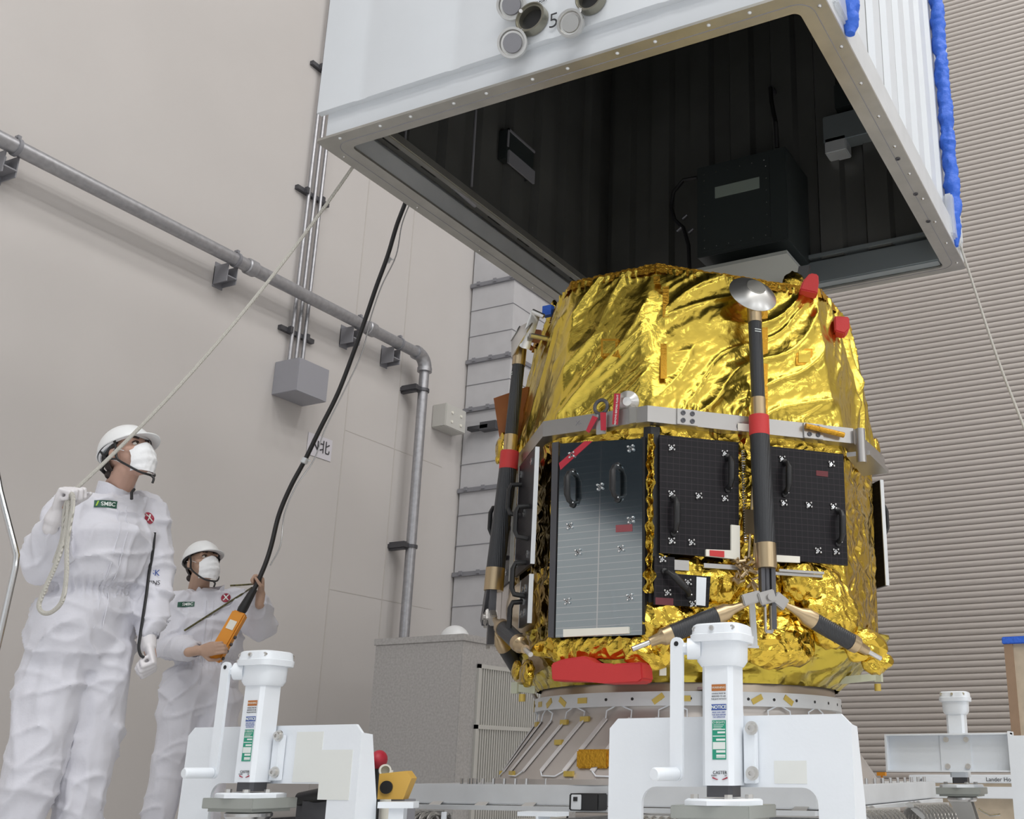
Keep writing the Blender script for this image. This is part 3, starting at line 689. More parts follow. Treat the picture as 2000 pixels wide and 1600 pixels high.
def lump(c, sx, sz, n_, name, m='goldc', seed=0, amp=.3, nn=44, parent=lander, dp=.6):
    n_ = V(n_).normalized(); tx = cZ.cross(n_).normalized(); up = n_.cross(tx); b = MB(); b.ell(c, tx * sx, up * sz, n_ * (sx * dp if sx < sz else sz * dp), nn, nn // 2)
    b.bm.normal_update()
    for v in b.bm.verts:
        q = v.co; fq = 1 if max(sx, sz) > .06 else 2.0; k = (1 - cellh(q, 16 * fq, seed)) * .7 + fn3(q, 9 * fq, seed) * .9 + max(0, ridge(q, 22 * fq, seed)) * .35; v.co = q + (q - V(c)) * (amp * k)
    return b.build(name, m, parent, smooth=60)
# crumpled foil bundles low on the body
for i, (k, px, py, sx, sz) in enumerate(((1, 1165, 1262, .20, .045), (2, 1275, 1275, .10, .05), (2, 1300, 1215, .09, .09), (2, 1400, 1140, .10, .06), (2, 1340, 1120, .08, .05), (2, 1600, 1150, .09, .08), (2, 1560, 1130, .06, .07), (2, 1420, 1255, .10, .07), (2, 1520, 1250, .12, .09), (2, 1620, 1200, .10, .10), (2, 1690, 1262, .07, .05), (2, 1712, 1290, .045, .035), (1, 1100, 1265, .05, .04), (0, 1030, 1318, .05, .04), (0, 1010, 1310, .035, .03))):
    lump(onface(k, px, py, -.02 if i not in (10, 11, 13, 14) else .0), sx, sz, FN[k], 'crumpled_foil', seed=i, dp=.5, amp=.55 if i > 9 else .38)
# foil strip hanging between panels A and B at the corner
b = MB(); c0 = onpl(1272, 850, octo(.245, .88, 0)[1], (FN[1] + FN[2]).normalized()); c1 = onpl(1272, 1160, octo(.245, .88, 0)[1], (FN[1] + FN[2]).normalized()); tx = (FN[1] - FN[2]).normalized(); nn = (FN[1] + FN[2]).normalized()
def fs(u, v):
    z = c0.z + (c1.z - c0.z) * v; wd = .007 + .020 * max(0, fn3((0, 0, v), 14) + .35) * (.6 + .6 * abs(math.sin(v * 37 + 5 * fn3((1, 0, v), 6)))); x = (u - .5) * 2 * wd + .008 * fn3((2, 0, v), 18)
    return V((c0.x, c0.y, z)) - tx * x + nn * (.014 + .022 * fn3((u * 1.5, 0, v * 1.2), 22) * (1 - abs(2 * u - 1)) + .008 * abs(u - .5))
b.grid(fs, 6, 90); bmesh.ops.solidify(b.bm, geom=b.bm.faces[:], thickness=.001); b.build('corner_foil_strip', 'goldc', lander, smooth=25)
# dark strip behind it
b = MB(); P = octo(.243, .865, 1.0); b.prism([P[1] + V((-.03, -.006, 0)), P[1] + V((.003, -.006, 0)), P[1] + V((.03, .022, 0)), P[1] + V((.0, .02, 0))], (0, 0, .82)); b.build('corner_gap_cover', 'black', lander)
# ---- solar panels
def clip(par, k, px, py, off):
    n = FN[k]; p = onface(k, px, py, off); tx = cZ.cross(n); b = MB()
    for dx, dz in ((-.011, .008), (.010, .010), (-.008, -.010), (.012, -.007)): b.ell(p + tx * dx + cZ * dz + n * .004, tx * .0055, cZ * .0055, n * .006, 8, 6)
    b.box(p + n * .002, (.016, .003, .005), tx, n, cZ); b.box(p + n * .002, (.005, .003, .018), tx, n, cZ)
    b.build('panel_clip', 'steel', par)
def handle(par, k, px0, py0, px1, py1, off, out=.045):
    n = FN[k]; p0 = onface(k, px0, py0, off); p1 = onface(k, px1, py1, off); ax = (p1 - p0).normalized(); b = MB()
    pts = [p0, p0 + n * out * .7 + ax * .008, p0 + n * out + ax * .03, p1 + n * out - ax * .03, p1 + n * out * .7 - ax * .008, p1]
    pp = []
    for i in range(len(pts) - 1):
        for t_ in (0, .5): pp.append(pts[i].lerp(pts[i + 1], t_))
    pp.append(pts[-1]); b.tube(pp, [.014 if 3 < i < len(pp) - 4 else .011 for i in range(len(pp))], 12)
    b.ell(p0 - ax * .006 + n * .006, n * .006, cZ * .012, cZ.cross(n) * .013, 10, 6); b.ell(p1 + ax * .006 + n * .006, n * .006, cZ * .012, cZ.cross(n) * .013, 10, 6)
    h = b.build('handle', 'black', par)
    for p in (p0, p1): b = MB(); b.ell(p + n * .018 + cZ.cross(n) * .010, n * .004, cZ * .004, cZ.cross(n) * .004, 8, 5); b.build('screw', 'steel', h)
A = quad(1, [(1097, 868), (1257, 858), (1257, 1241), (1088, 1246)], .012, .012, 'solar_panel', 'solarg', uv=True); A['label'] = 'tall panel under a clear glossy cover'
q = quad(1, [(1085, 868), (1097, 866), (1088, 1247), (1077, 1246)], .0, .026, 'panel_edge', 'dsteel', A)
q = quad(1, [(1257, 856), (1264, 856), (1264, 1240), (1257, 1242)], .0, .02, 'panel_edge', 'black', A)
q = quad(1, [(1103, 1230), (1230, 1225), (1230, 1238), (1103, 1245)], .024, .012, 'foam_strip', 'foam', A)
q = quad(1, [(1203, 1026), (1235, 1024), (1235, 1038), (1203, 1040)], .0245, .002, 'red_label', mat('faded_red_label', (.25, .06, .07), .4), A)
q = quad(1, [(1092, 905), (1142, 862), (1157, 862), (1095, 918)], .0245, .002, 'red_tape', 'ribbon', A)
for px, py in ((1117, 889), (1232, 876), (1172, 951), (1113, 1028), (1232, 1016), (1129, 1079), (1213, 1072), (1108, 1175), (1230, 1167)): clip(A, 1, px, py, .024)
handle(A, 1, 1119, 924, 1119, 984, .024); handle(A, 1, 1207, 912, 1207, 974, .024)
B = quad(2, [(1286, 851), (1440, 866), (1441, 1093), (1287, 1081)], .012, .014, 'solar_panel', 'solar', uv=True)
for px, py in ((1311, 875), (1415, 886), (1311, 965), (1364, 969), (1415, 974), (1311, 1057), (1350, 1060)): clip(B, 2, px, py, .026)
handle(B, 2, 1421, 895, 1421, 955, .026); handle(B, 2, 1315, 975, 1315, 1040, .026)
P = [(1377, 1074), (1426, 1076), (1426, 1026), (1443, 1028), (1443, 1094), (1377, 1087)]
quad(2, P, .026, .012, 'foam_strip', 'foam', B); quad(2, [(1386, 1075), (1414, 1077), (1414, 1089), (1386, 1086)], .038, .004, 'red_marker', 'red', B)
Cc = quad(2, [(1500, 873), (1644, 889), (1653, 1106), (1502, 1092)], .012, .014, 'solar_panel', 'solar', uv=True)
for px, py in ((1527, 897), (1623, 907), (1530, 983), (1579, 987), (1627, 990), (1597, 1076), (1632, 1078)): clip(Cc, 2, px, py, .026)
handle(Cc, 2, 1532, 905, 1532, 964, .026); handle(Cc, 2, 1636, 1000, 1636, 1060, .026)
quad(2, [(1512, 1085), (1560, 1088), (1560, 1100), (1512, 1098)], .026, .012, 'foam_strip', 'foam', Cc)
quad(2, [(1594, 919), (1617, 921), (1617, 932), (1594, 929)], .0265, .001, 'red_label', mat('dark_red_label', (.12, .015, .02), .5), Cc)
D = quad(2, [(1276, 1087), (1316, 1090), (1317, 1122), (1386, 1127), (1382, 1187), (1275, 1182)], .014, .012, 'solar_panel', 'solar', uv=True)
for px, py in ((1293, 1093), (1343, 1138), (1303, 1158), (1352, 1180)): clip(D, 2, px, py, .026)
handle(D, 2, 1299, 1118, 1343, 1163, .026); quad(2, [(1360, 1127), (1379, 1129), (1377, 1184), (1359, 1182)], .027, .004, 'white_strip', 'white', D); quad(2, [(1280, 1167), (1315, 1169), (1315, 1183), (1280, 1181)], .0265, .001, 'red_label', mat('maroon_label', (.13, .02, .03), .5), D)
# left (grazing) face and far right face panels, by symmetry of the diagonal faces
def sidepanel(k, t0, t1, z0, z1, off=.03):
    n = FN[k]; tx = cZ.cross(n); o = LC + n * ((.24 + .875) * S + off); b = MB()
    b.prism([o + tx * t0 + cZ * z0, o + tx * t1 + cZ * z0, o + tx * t1 + cZ * z1, o + tx * t0 + cZ * z1], n * .014)
    p = b.build('solar_panel', 'solar', lander, uvf=lambda c: ((c - o).dot(tx) + 5, c.z))
    for t_ in (t0, t1): b = MB(); b.box(o + tx * t_ + cZ * (z0 + z1) / 2 + n * .006, (.006, .018, z1 - z0), tx, n, cZ); b.build('panel_edge', 'aluw', p)
    def hd(t_, z):
        a = o + tx * t_ + cZ * (z - .07) + n * .014; c = a + cZ * .14; b = MB()
        b.tube([a, a + n * .045 + cZ * .006, a + n * .055 + cZ * .03, c + n * .055 - cZ * .03, c + n * .045 - cZ * .006, c], .011, 10); b.build('handle', 'black', p)
    hd(t0 + .08, z1 - .17); hd(t1 - .08, z0 + .19)
    for t_, z in ((t0 + .06, z1 - .05), (t1 - .06, z1 - .05), (t0 + .06, z0 + .05), (t1 - .06, z0 + .05), ((t0 + t1) / 2, (z0 + z1) / 2)):
        q = o + tx * t_ + cZ * z + n * .016; b = MB(); b.box(q, (.03, .008, .008), tx, n, cZ); b.box(q, (.008, .008, .03), tx, n, cZ); b.build('panel_clip', 'steel', p)
for k in (0, 4):
    sidepanel(k, -.41, -.06, 1.30, 1.80); sidepanel(k, .06, .41, 1.30, 1.80)
sidepanel(0, .22, .40, 1.06, 1.26)
# pale equipment plates on the left
n0 = FN[0]; tx0 = cZ.cross(n0); o0 = LC + n0 * .79
for (t0, t1, z0, z1, off) in ((-.46, -.30, 1.12, 1.80, .02), (-.28, -.12, 1.10, 1.30, .02), (-.62, -.50, 1.05, 1.75, -.02)):
    b = MB(); b.prism([o0 + tx0 * t0 + cZ * z0 + n0 * off, o0 + tx0 * t1 + cZ * z0 + n0 * off, o0 + tx0 * t1 + cZ * z1 + n0 * off, o0 + tx0 * t0 + cZ * z1 + n0 * off], n0 * .01); b.build('equipment_plate', mat('pale_plate', (.55, .50, .47), .5), lander)
# gap bits around the leg between B and C
n2 = FN[2]; tx2 = cZ.cross(n2); o2 = LC + n2 * ((.24 + .875) * S)
def w2(px, py, off=.02): return onface(2, px, py, off)
b = MB()
pts = []
a, c = w2(1451, 880), w2(1456, 1060)
for i in range(260):
    t_ = i / 259; p = a.lerp(c, t_); pts.append(p + tx2 * .008 * math.cos(i * .9) + n2 * .008 * math.sin(i * .9))
b.tube(pts, .0022, 5); b.build('coil_spring', 'steel', lander)
b = MB(); b.cyl(w2(1470, 950), w2(1462, 1090), .006, n=8); b.cyl(w2(1478, 955), w2(1472, 1090), .004, n=8); b.box(w2(1464, 1020), (.05, .02, .10), tx2, n2, cZ); b.build('release_mechanism', 'bronze', lander)
# thruster cluster at the knee
b = MB()
random.seed(3)
for i in range(26):
    p = w2(1456 + random.uniform(-22, 22), 1120 + random.uniform(-28, 28), .03 + random.uniform(-.02, .02)); d = V((random.uniform(-1, 1), random.uniform(-1, 1), random.uniform(-1, 1))).normalized()
    b.cyl(p - d * .018, p + d * .018, random.uniform(.004, .009), n=10)
b.build('valve_cluster', 'bronze', lander)
b = MB(); b.box(w2(1420, 1108), (.20, .014, .018), tx2, n2, cZ); b.box(w2(1330, 1105), (.06, .02, .04), tx2, n2, cZ); b.box(w2(1540, 1122), (.30, .012, .012), tx2, n2, cZ); b.box(w2(1565, 1117, .03), (.2, .012, .01), tx2, n2, cZ); b.build('cross_rod', 'ringalu', lander)
b = MB(); b.prism([w2(1462, 1180), w2(1473, 1180), w2(1478, 1262), w2(1466, 1262)], n2 * .01); b.box(w2(1470, 1264), (.05, .02, .01), tx2, n2, cZ); b.build('tie_strap', 'aluw', lander)
# legs (built once at q0, copied to q1)
def leg(k):
    n = FN[k]; tx = cZ.cross(n)
    def L(rho, t_, z): return LC + n * rho + tx * t_ + cZ * z
    g = thing('x', 'x', 'x'); bpy.data.objects.remove(g)
    b = MB(); root = MB(); root.cyl(L(.872, 0, 1.80), L(.905, 0, 1.345), .041, n=24); main = root.build('landing_leg', 'carbon', lander, label='folded carbon tube leg with a metal footpad')
    b = MB(); b.cyl(L(.848, 0, 2.31), L(.866, 0, 1.965), .029, n=24); b.build('upper_tube', 'carbon', main)
    for (ra, za, rb, zb, rr_) in ((.842, 2.43, .848, 2.31, .031), (.866, 1.965, .870, 1.83, .031), (.905, 1.345, .909, 1.245, .043)):
        b = MB(); b.cyl(L(ra, 0, za), L(rb, 0, zb), rr_, n=24); b.build('bronze_sleeve', 'bronze', main)
    b = MB(); b.cyl(L(.868, 0, 1.885), L(.871, 0, 1.80), .0425, n=24); b.build('red_wrap', 'red', main)
    m_ = (n * math.cos(.45) + cZ * math.sin(.45)).normalized(); c = L(.86, 0, 2.465)
    b = MB(); b.lathe(c - m_ * .035, m_, [(0, .105), (.004, .108), (.006, .106), (.045, .042), (.047, 0.001)], 40); b.build('footpad', 'alu', main)
    b = MB(); b.lathe(c + m_ * .0105, m_, [(0, .043), (.003, .042)], 30); b.build('footpad_boss', 'brush', main)
    b = MB(); b.box(L(.80, 0, 2.47), (.05, .10, .05), tx, n, cZ); b.cyl(L(.78, -.04, 2.42), L(.84, 0, 2.44), .012); b.build('footpad_bracket', 'copper', main)
    b = MB(); b.cyl(L(.909, .0, 1.245), L(.915, 0, 1.12), .016, .012, n=14); b.box(L(.914, -.022, 1.17), (.016, .03, .15), tx, n, cZ); b.box(L(.914, .022, 1.13), (.018, .03, .24), tx, n, cZ); b.build('fork', 'dsteel', main)
    b = MB(); b.box(L(.915, -.01, 1.13), (.07, .05, .05), (tx + cZ * .3).normalized(), n, (cZ - tx * .3).normalized(), bev=.004); b.box(L(.915, .05, 1.12), (.06, .03, .05), (tx - cZ * .7).normalized(), n, (cZ + tx * .7).normalized(), bev=.004); b.box(L(.915, -.07, 1.125), (.08, .03, .045), (tx + cZ * .3).normalized(), n, (cZ - tx * .3).normalized(), bev=.004)
    b.cyl(L(.89, 0, 1.13), L(.95, 0, 1.13), .014); b.box(L(.92, .0, 1.0), (.03, .012, .012), tx, n, cZ); b.box(L(.92, .014, 1.05), (.008, .012, .10), tx, n, cZ); b.box(L(.92, -.014, 1.05), (.008, .012, .10), tx, n, cZ); b.build('knee_joint', 'ringalu', main)
    for s_ in (-1, 1):
        a = L(.915, s_ * .05, 1.12); e = L(.86 if s_ < 0 else .84, s_ * .52, .925)
        if k == 0 and (LC + n * .8 + tx * s_).y > LC.y - .3: e = L(.66, s_ * .30, .84)
        dr = (e - a).normalized(); ln = (e - a).length
        b = MB(); b.cyl(a + dr * .17, a + dr * .36, .034, n=24); st_ = b.build('strut', 'carbon', main)
        b = MB(); b.lathe(a, dr, [(.02, .008), (.10, .02), (.13, .034), (.17, .036)], 20); b.build('strut_sleeve', 'bronze', st_)
        b = MB(); b.lathe(a + dr * .36, dr, [(0, .036), (.035, .034), (.05, .022), (.09, .018)], 20); b.build('strut_sleeve', 'bronze', st_)
        b = MB(); b.cyl(a + dr * .44, a + dr * max(ln, .52), .010, n=14); b.build('strut_rod', 'alu', st_)
    if k == 0:
        b = MB(); b.box(L(.93, -.05, 1.20), (.055, .02, .20), (tx * .8 - cZ * .5).normalized(), n, (cZ * .8 + tx * .5).normalized()); b.build('link_arm', 'dsteel', main)
    for z in (2.27, 2.26):
        b = MB(); b.box(L(.848 + .0305, .0, z), (.028, .003, .003), tx, n, cZ); b.build('marking', 'inkw', main)
leg(2); leg(0)
# lower left propulsion hardware
b = MB(); 
pc = atd(1022, 1190, 4.75)
b.ell(pc, (.075, 0, 0), (0, .075, 0), (0, 0, .12), 24, 14); b.build('tank', mat('tank_tan', (.48, .40, .31), .35, metal=.5), lander)
b = MB(); b.prism([atd(1028, 1240, 4.7), atd(1062, 1255, 4.65), atd(1068, 1300, 4.65), atd(1035, 1320, 4.7)], (0, .02, 0)); b.build('bracket_plate', mat('cork_plate', (.42, .32, .21), .5, metal=.3, var=.3, vscale=20), lander)
b = MB(); b.cyl(atd(1035, 1320, 4.7), atd(1010, 1335, 4.75), .010); b.tube([atd(1024, 1290, 4.7), atd(1018, 1325, 4.7), atd(1030, 1350, 4.7)], .008); b.build('pipework', 'bronze', lander)
# copper shade and foil box behind the left leg
k = 7; pz = atd(1010, 820, 5.1)
b = MB(); P = [atd(964, 778, 5.0), atd(1030, 755, 5.05), atd(1050, 850, 5.1), atd(978, 872, 5.0)]; b.prism(P, (.04, .15, 0)); b.build('copper_shade', 'copper', lander)
b = MB(); b.prism([atd(1000, 810, 4.97), atd(1012, 800, 4.97), atd(1008, 870, 4.97), atd(984, 870, 4.97)], (0, .01, 0)); b.build('shade_opening', 'black', lander)
lump(atd(985, 880, 4.98), .05, .075, FN[0], 'crumpled_foil', seed=31); lump(atd(1035, 868, 5.0), .05, .07, FN[0], 'crumpled_foil', seed=32); lump(atd(973, 897, 4.98), .025, .02, FN[0], 'crumpled_foil', seed=33)
lump(atd(1040, 620, 4.9) + V((.12, 0, 0)), .03, .05, FN[0], 'crumpled_foil', seed=34)
lump(atd(1710, 880, 5.05), .03, .045, FN[3], 'crumpled_foil', seed=35)
lump(atd(1553, 556, 4.7), .05, .05, FN[2], 'crumpled_foil', seed=36)
b = MB(); b.prism([atd(1553, 556, 4.68), atd(1560, 520, 4.68), atd(1581, 518, 4.7), atd(1575, 545, 4.7)], (0, .02, 0)); b.build('black_flap', 'black', lander)
# foil folded ledge and right edge clamp
b = MB(); b.cyl(onface(2, 1573, 832, .05), onface(2, 1648, 850, .05), .012, n=10); b.build('rolled_foil', 'goldt', lander)
p = octo(.248, .915, 1.80)[2]; b = MB(); b.cyl(p + V((.02, 0, -.06)), p + V((.02, 0, .09)), .022, n=18); b.prism([p + V((-.05, .02, -.02)), p + V((.05, .03, -.02)), p + V((.07, .25, -.05)), p + V((-.05, .25, -.05))], (0, 0, .02)); b.build('corner_clamp', 'ringalu', lander)
# silver nozzle cone and lifting eye on the ring
c = onface(1, 1228, 786, -.005); d_ = V((.35, -1, -.25)).normalized(); b = MB(); b.lathe(c - d_ * .05, d_, [(0, .042), (.06, .048), (.07, .046), (.095, .018), (.097, .001)], 30); b.build('nozzle_cone', 'alu', lander)
c = onface(1, 1174, 795, .03); b = MB(); pts = [c + V((.030 * math.cos(a), 0, .030 * math.sin(a))) for a in [i * 2 * PI / 20 for i in range(20)]]; b.tube(pts, .008, 10, closed=True); b.cyl(c - V((0, 0, .06)), c - V((0, 0, .03)), .010); b.build('lifting_eye', 'dsteel', lander)
b = MB(); c = onface(1, 1175, 828, .03); b.box(c, (.045, .012, .09), bev=.002); b.build('eye_bracket', 'alu', lander)
# star sensor and harness at upper left
b = MB(); b.prism([atd(1038, 606, 4.72), atd(1042, 612, 4.72), atd(1020, 680, 4.72), atd(1014, 676, 4.72)], (.02, .03, 0)); b.cyl(atd(1040, 608, 4.72), atd(1062, 618, 4.72), .012); b.cyl(atd(1035, 655, 4.7), atd(1070, 662, 4.75), .012); b.build('pad_support_arm', 'alu', lander)
b = MB(); b.box(atd(1071, 608, 4.8), (.05, .03, .05)); b.build('blue_cap', 'blue', lander)
# base cone of the lander and side probes
for (p0, p1, p2) in ((atd(1625, 1331, 4.8), atd(1716, 1322, 4.8), atd(1714, 1336, 4.8)), (atd(1045, 1348, 4.6), atd(1008, 1344, 4.6), atd(1020, 1356, 4.6))):
    b = MB(); dd = (p1 - p0).normalized(); b.box((p0 + p1) / 2, ((p1 - p0).length, .02, .03), dd, dd.cross(cZ).normalized(), cZ); b.box(p1, (.03, .03, .045)); q = b.build('probe_arm', mat('pale_green_metal', (.50, .52, .40), .4), lander)
    b = MB(); b.cyl(p2 - V((0, 0, .03)), p2, .014); b.build('probe_tip', 'kapton', q)
quad(2, [(1287, 1289), (1300, 1289), (1300, 1320), (1287, 1320)], -.03, .01, 'white_tab', 'foam')
# red foam covers and ribbons (hang on the lander)
def redcover(P, vec, label, ridge_=None):
    b = MB(); b.prism(P, vec); bmesh.ops.bevel(b.bm, geom=b.bm.edges[:], offset=.006, segments=2, affect='EDGES')
    tag(b.build('protective_cover', 'red'), label, 'cover')
Pc = [onface(1, x, y, -.03) for x, y in ((1099, 1300), (1122, 1291), (1165, 1285), (1186, 1302), (1215, 1303), (1222, 1300), (1274, 1297), (1277, 1330), (1268, 1337), (1202, 1338), (1165, 1334), (1101, 1333))]
redcover(Pc, (0, -.09, 0), 'long red foam cover under the tall glossy solar panel')
p = atd(1581, 553, 4.45); redcover([p + cR * x + cZ * z for x, z in ((-.045, -.03), (.035, -.05), (.042, .0), (.042, .045), (.005, .052), (-.03, .01))], cH * .07, 'red foam block at the top right of the gold upper body, beside a black flap')
p = atd(1645, 634, 4.6); redcover([p + cR * x + cZ * z for x, z in ((-.035, -.03), (.01, -.045), (.034, -.02), (.034, .04), (-.035, .045))], cH * .07, 'red foam block on the right shoulder of the gold upper body, the lower of two')
def ribbon(P, th, label):
    b = MB(); b.prism(P, th); tag(b.build('warning_ribbon', 'ribbon'), label, 'ribbon')
    return
t = thing('warning_ribbon', 'red lettered safety ribbon hanging beside the silver cone on the ring', 'ribbon', tuple(onface(1, 1205, 800, .09)))
b = MB(); b.prism([onface(1, x, y, .05) for x, y in ((1200, 769), (1212, 769), (1207, 830), (1196, 829))], (0, -.002, 0)); b.build('ribbon', 'ribbon', t)
a = onface(1, 1204, 800, .053); up = (onface(1, 1206, 772, .05) - onface(1, 1201, 828, .05)).normalized(); text('REMOVE BEFORE FLIGHT', .0115, a, up, -up.cross(V((0, -1, 0))) * -1 if False else V((0, -1, 0)).cross(up), M['inkw'], t, 'lettering')
ribbon([onface(1, x, y, .045) for x, y in ((1173, 806), (1184, 806), (1184, 841), (1174, 841))], (0, -.003, 0), 'red ribbon tied through the lifting eye')
ribbon([onface(1, x, y, .045) for x, y in ((1158, 812), (1168, 816), (1151, 846), (1145, 842))], (0, -.003, 0), 'short red ribbon slanting left of the lifting eye')
# ================================================================== ADAPTER
def adapter():
    t = thing('payload_adapter', 'conical aluminium adapter ring with slanted white strips under the lander', 'adapter', (LC.x, LC.y, .46))
    def P(a, R, z): return LC + V((math.cos(a) * R, math.sin(a) * R, z))
    b = MB(); b.lathe(LC + cZ * .79, (0, 0, 1), [(0, .665), (.05, .66), (.05, .60), (0, .60)], 96); b.build('interface_ring', mat('tan_ring', (.50, .42, .34), .3, metal=.7), t)
    b = MB(); b.lathe(LC + cZ * .735, (0, 0, 1), [(0, .69), (.055, .69), (.055, .64), (0, .64)], 96); r_ = b.build('clamp_band', 'aluw', t)
    for i in range(40):
        a = -2.9 + i * .085
        if a > .6: break
        if i % 2: b = MB(); n = P(a, 1, 0) - LC; b.cyl(P(a, .689, .762), P(a, .6915, .762), .006, n=10); b.build('bolt_hole', 'black', r_)
    for i, a in enumerate((-2.55, -2.3, -2.14, -1.98, -1.8, -1.3, -1.15, -.72, -.5)):
        tt = V((-math.sin(a), math.cos(a), 0)); n = P(a, 1, 0) - LC; sl = (.7, .0, .5, -.6, 0)[i % 5]; x = (tt + cZ * sl).normalized(); b = MB(); b.box(P(a, .691, .762), (.05, .003, .022), x, n, x.cross(n)); b.build('tape_patch', 'kapton', r_)
    for a in (-1.02, -.93): b = MB(); b.cyl(P(a, .70, .725), P(a, .70, .80), .022, n=16); b.box(P(a, .70, .80), (.07, .04, .01)); b.build('band_tensioner', 'steel', r_)
    b = MB(); b.lathe(LC + cZ * .44, (0, 0, 1), [(0, .86), (.02, .86), (.02, .83), (.27, .665), (.295, .665), (.295, .62), (0, .78)], 96); b.build('cone', mat('cone_aluminium', (.52, .48, .45), .38, metal=.55), t)
    for i in range(16):
        a = -2.75 + i * .165
        if a > .3: break
        a0, a1 = a, a + .13; z0, z1 = .49, .69
        def R(z): return .83 - (z - .46) / .25 * .165 + .006
        tt = V((-math.sin(a0), math.cos(a0), 0)) * .012
        b = MB(); A_, B_ = P(a0, R(z0), z0), P(a1, R(z1), z1); n = ((A_ - LC).normalized() + cZ * .5).normalized()
        x = (B_ - A_).normalized(); y = n.cross(x).normalized(); b.box((A_ + B_) / 2, ((B_ - A_).length, .024, .005), x, y, x.cross(y)); s_ = b.build('heater_strip', mat('strip_white', (.72, .70, .70), .4) if i == 0 else bpy.data.materials['strip_white'], t)
        if i % 2 == 0:
            C1, D1 = P(a1, R(.70), .70), P(a1 + .165, R(.70), .70); mid = (C1 + D1) / 2 + cZ * .035 + n * .01; b = MB(); b.tube([B_, C1 + cZ * .02, mid, D1 + cZ * .02, P(a1 + .165, R(z1), z1)], .003, 8); b.build('strip_wire', 'white', s_)
        else:
            C1 = P(a0 + .165, R(.475), .475); b = MB(); b.tube([A_, P(a0 + .03, R(.47), .472), P(a0 + .12, R(.47), .47), P(a0 + .165, R(z0), z0)], .003, 8); b.build('strip_wire', 'white', s_)
    for i, (a, z) in enumerate(((-2.5, .48), (-2.2, .48), (-1.9, .60), (-1.78, .69), (-1.95, .68), (-2.35, .68), (-1.72, .48))):
        tt = V((-math.sin(a), math.cos(a), 0)); n = P(a, 1, 0) - LC; b = MB(); b.box(P(a, .838 - (z - .46) / .25 * .165, z), (.045, .012, .02), tt, n, cZ); b.build('tape_patch', 'kapton', t)
    c = P(-1.60, .80, .535); b = MB(); b.box(c, (.14, .03, .07), (1, 0, 0), (0, 1, 0), cZ, bev=.006); b.build('amber_cover', 'goldt', t)
adapter()
